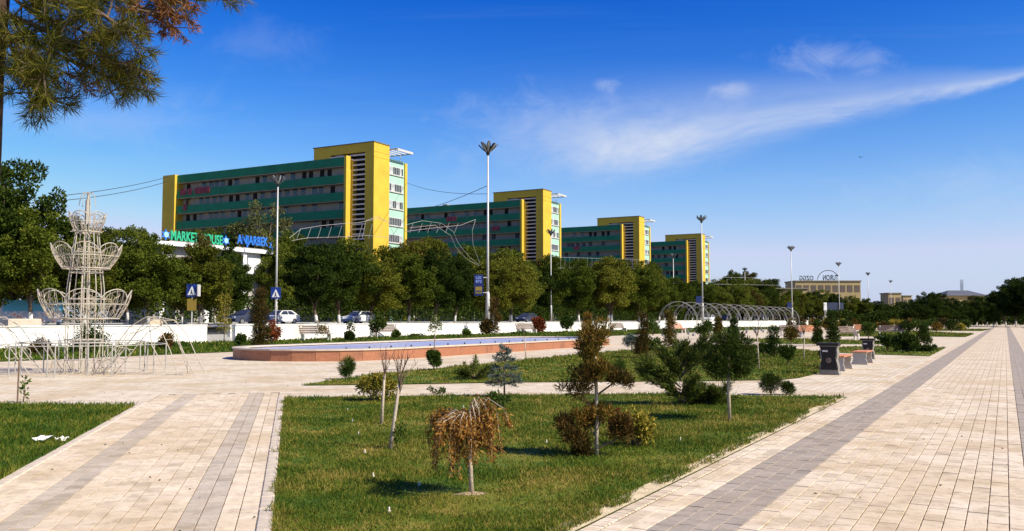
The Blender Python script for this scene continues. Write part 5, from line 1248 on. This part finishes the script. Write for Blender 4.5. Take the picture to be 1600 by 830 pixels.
# dry weeds where the lawn frays
def tuft(P, D, x, y, n, h): P.append(np.array([x, y, .02]) + rng.normal(0, .03, (n, 3)) * np.array([1, 1, 0])); D.append(np.stack([rng.normal(0, .5, n), rng.normal(0, .5, n), np.ones(n)], 1))
P, D = [], []
for i in range(70): s_ = rnd.uniform(4.5, 18); q = site(r_e - rnd.uniform(-.03, .3), s_); tuft(P, D, q[0], q[1], 26, .06)
for i in range(50): q = path(-.12 + rnd.uniform(-.02, .12), rnd.uniform(5, 18)); tuft(P, D, q[0], q[1], 24, .06)
for i in range(40): q = path(-2.76 - rnd.uniform(0, .1), rnd.uniform(5, 17.5)); tuft(P, D, q[0], q[1], 22, .06)
P = np.concatenate(P); D = np.concatenate(D); n = len(P); tag(link('edge_grass', leafmesh('edge_grass', P, D, .08 * (.4 + rng.random(n)), .007, M['blade'], .35)), 'ragged grass tufts leaning over the paving edges', 'grass', None, 'stuff')

n = 260; q = rng.random(n); xx = rng.uniform(-9, 9, n); yy = rng.uniform(5.2, 24, n)
tag(link('fallen_leaves', leafmesh('fallen_leaves', np.stack([xx, yy, np.full(n, .028)], 1), np.stack([rng.normal(size=n), rng.normal(size=n), rng.normal(0, .15, n)], 1), .035 * (.5 + rng.random(n)), .018, LEAF['bronze2'])), 'small dry leaves scattered over paving and grass', 'leaves', None, 'stuff')
# ------------------------------------------------------------------ pine overhanging the upper left
YP = 8.2
def pp(u, v, dy=0.0): d = ray(u, v); t = (YP + dy) / d[1]; return np.array([d[0] * t, YP + dy, EYE + d[2] * t])
pb = pp(-75, 780); pb[2] = 0.0
pt = thing('pine_tree', 'pine with long needles overhanging the upper left corner', 'tree', pb)
MB().tube([pb * 0 + np.array([0, 0, -.05]), pp(-40, 500) - pb, pp(-19, 240) - pb, pp(-13, 120) - pb, pp(-3, 0) - pb, pp(10, -200) - pb, pp(8, -420) - pb], [.19, .15, .115, .105, .10, .07, .03], 10).build('trunk', M['pinebark'], pt, smooth=True)
mb = MB(); tips = []
def branch(pts, r0, dy0, dy1, nsub, dry=False):
    q = [pp(u, v, dy0 + (dy1 - dy0) * i / (len(pts) - 1)) for i, (u, v) in enumerate(pts)]; n = len(q)
    mb.tube([a - pb for a in q], [r0 * (1 - .75 * i / (n - 1)) for i in range(n)], 6)
    for i in range(nsub):
        t = rnd.uniform(.2, 1) * (n - 1); j = min(int(t), n - 2); a = q[j] + (q[j + 1] - q[j]) * (t - j)
        d = q[j + 1] - q[j]; d = d / np.linalg.norm(d); e = d * rnd.uniform(.2, .7) + rng.normal(0, .55, 3) * np.array([1, 1, .8]) + np.array([0, 0, -.05]); L_ = rnd.uniform(.12, .34)
        b = a + e / np.linalg.norm(e) * L_; mb.tube([a - pb, (a + b) / 2 - pb + rng.normal(0, .01, 3), b - pb], [.010, .007, .004], 4); tips.append((b, e, dry))
        if rnd.random() < .6:
            b2 = (a + b) / 2; e2 = e + rng.normal(0, .8, 3); b3 = b2 + e2 / np.linalg.norm(e2) * L_ * .6; mb.tube([b2 - pb, b3 - pb], [.006, .003], 4); tips.append((b3, e2, dry))
    tips.append((q[-1], q[-1] - q[-2], dry))
branch([(0, 20), (55, 40), (120, 72), (180, 95), (232, 112)], .03, 0, -.3, 44)
branch([(0, 60), (60, 70), (110, 95), (165, 118), (200, 130)], .024, 0, .4, 34)
branch([(-4, 95), (30, 118), (55, 142), (72, 158)], .018, 0, -.25, 26)
branch([(0, 40), (22, 80), (35, 110), (60, 128)], .018, 0, .3, 26)
branch([(4, -10), (80, 0), (150, 18), (205, 50)], .026, 0, -.5, 40)
branch([(-2, 30), (20, 60), (45, 95), (70, 110)], .018, 0, -.5, 30)
branch([(0, -20), (50, 20), (110, 40), (170, 70)], .022, 0, .1, 30)
branch([(4, -60), (110, -40), (200, -15), (285, 4)], .028, 0, .2, 50)
branch([(4, -90), (140, -75), (260, -40), (352, -4)], .035, 0, -.1, 26)
branch([(150, -8), (215, 8), (250, 22), (278, 18)], .014, -.2, -.3, 40, True)
branch([(70, 90), (90, 108), (108, 116)], .008, -.1, -.1, 4, True)
for (a, v0, v1, dy) in ((-160, 60, 90, .5), (-140, -40, 0, -.6), (-200, -160, -150, .4), (180, -190, -200, .9), (120, -280, -330, -.8), (-120, -270, -300, -.5), (60, -150, -180, 1.4), (40, -120, -160, -1.3), (90, -400, -430, .3), (-70, -420, -440, .2), (10, -200, -230, 1.5)):
    branch([(4, v0 + 40), (a * .5, v0), (a, v1)], .03, 0, dy, 22)
mb.build('branches', M['bark'], pt)
for dry in (False, True):
    P, D = [], []
    for b, e, dr in tips:
        if dr != dry: continue
        n = 52 if not dry else 30; e = np.array(e) / np.linalg.norm(e); back = rng.random(n)[:, None] * .09
        P.append(b - pb - e * back + rng.normal(0, .004, (n, 3))); D.append(e * .55 + rand_dir(n) * .85 + np.array([0, 0, .05 if not dry else -.4]))
    P = np.concatenate(P); D = np.concatenate(D); n = len(P); ln = .15 if not dry else .085
    o = link('needles' if not dry else 'dry_needles', leafmesh('needles', P, D, ln * (.6 + .6 * rng.random(n)), .0058 if not dry else .009, LEAF['pinedry' if dry else 'pine'], .4), pt)
print('grass', n1, n2, n3)
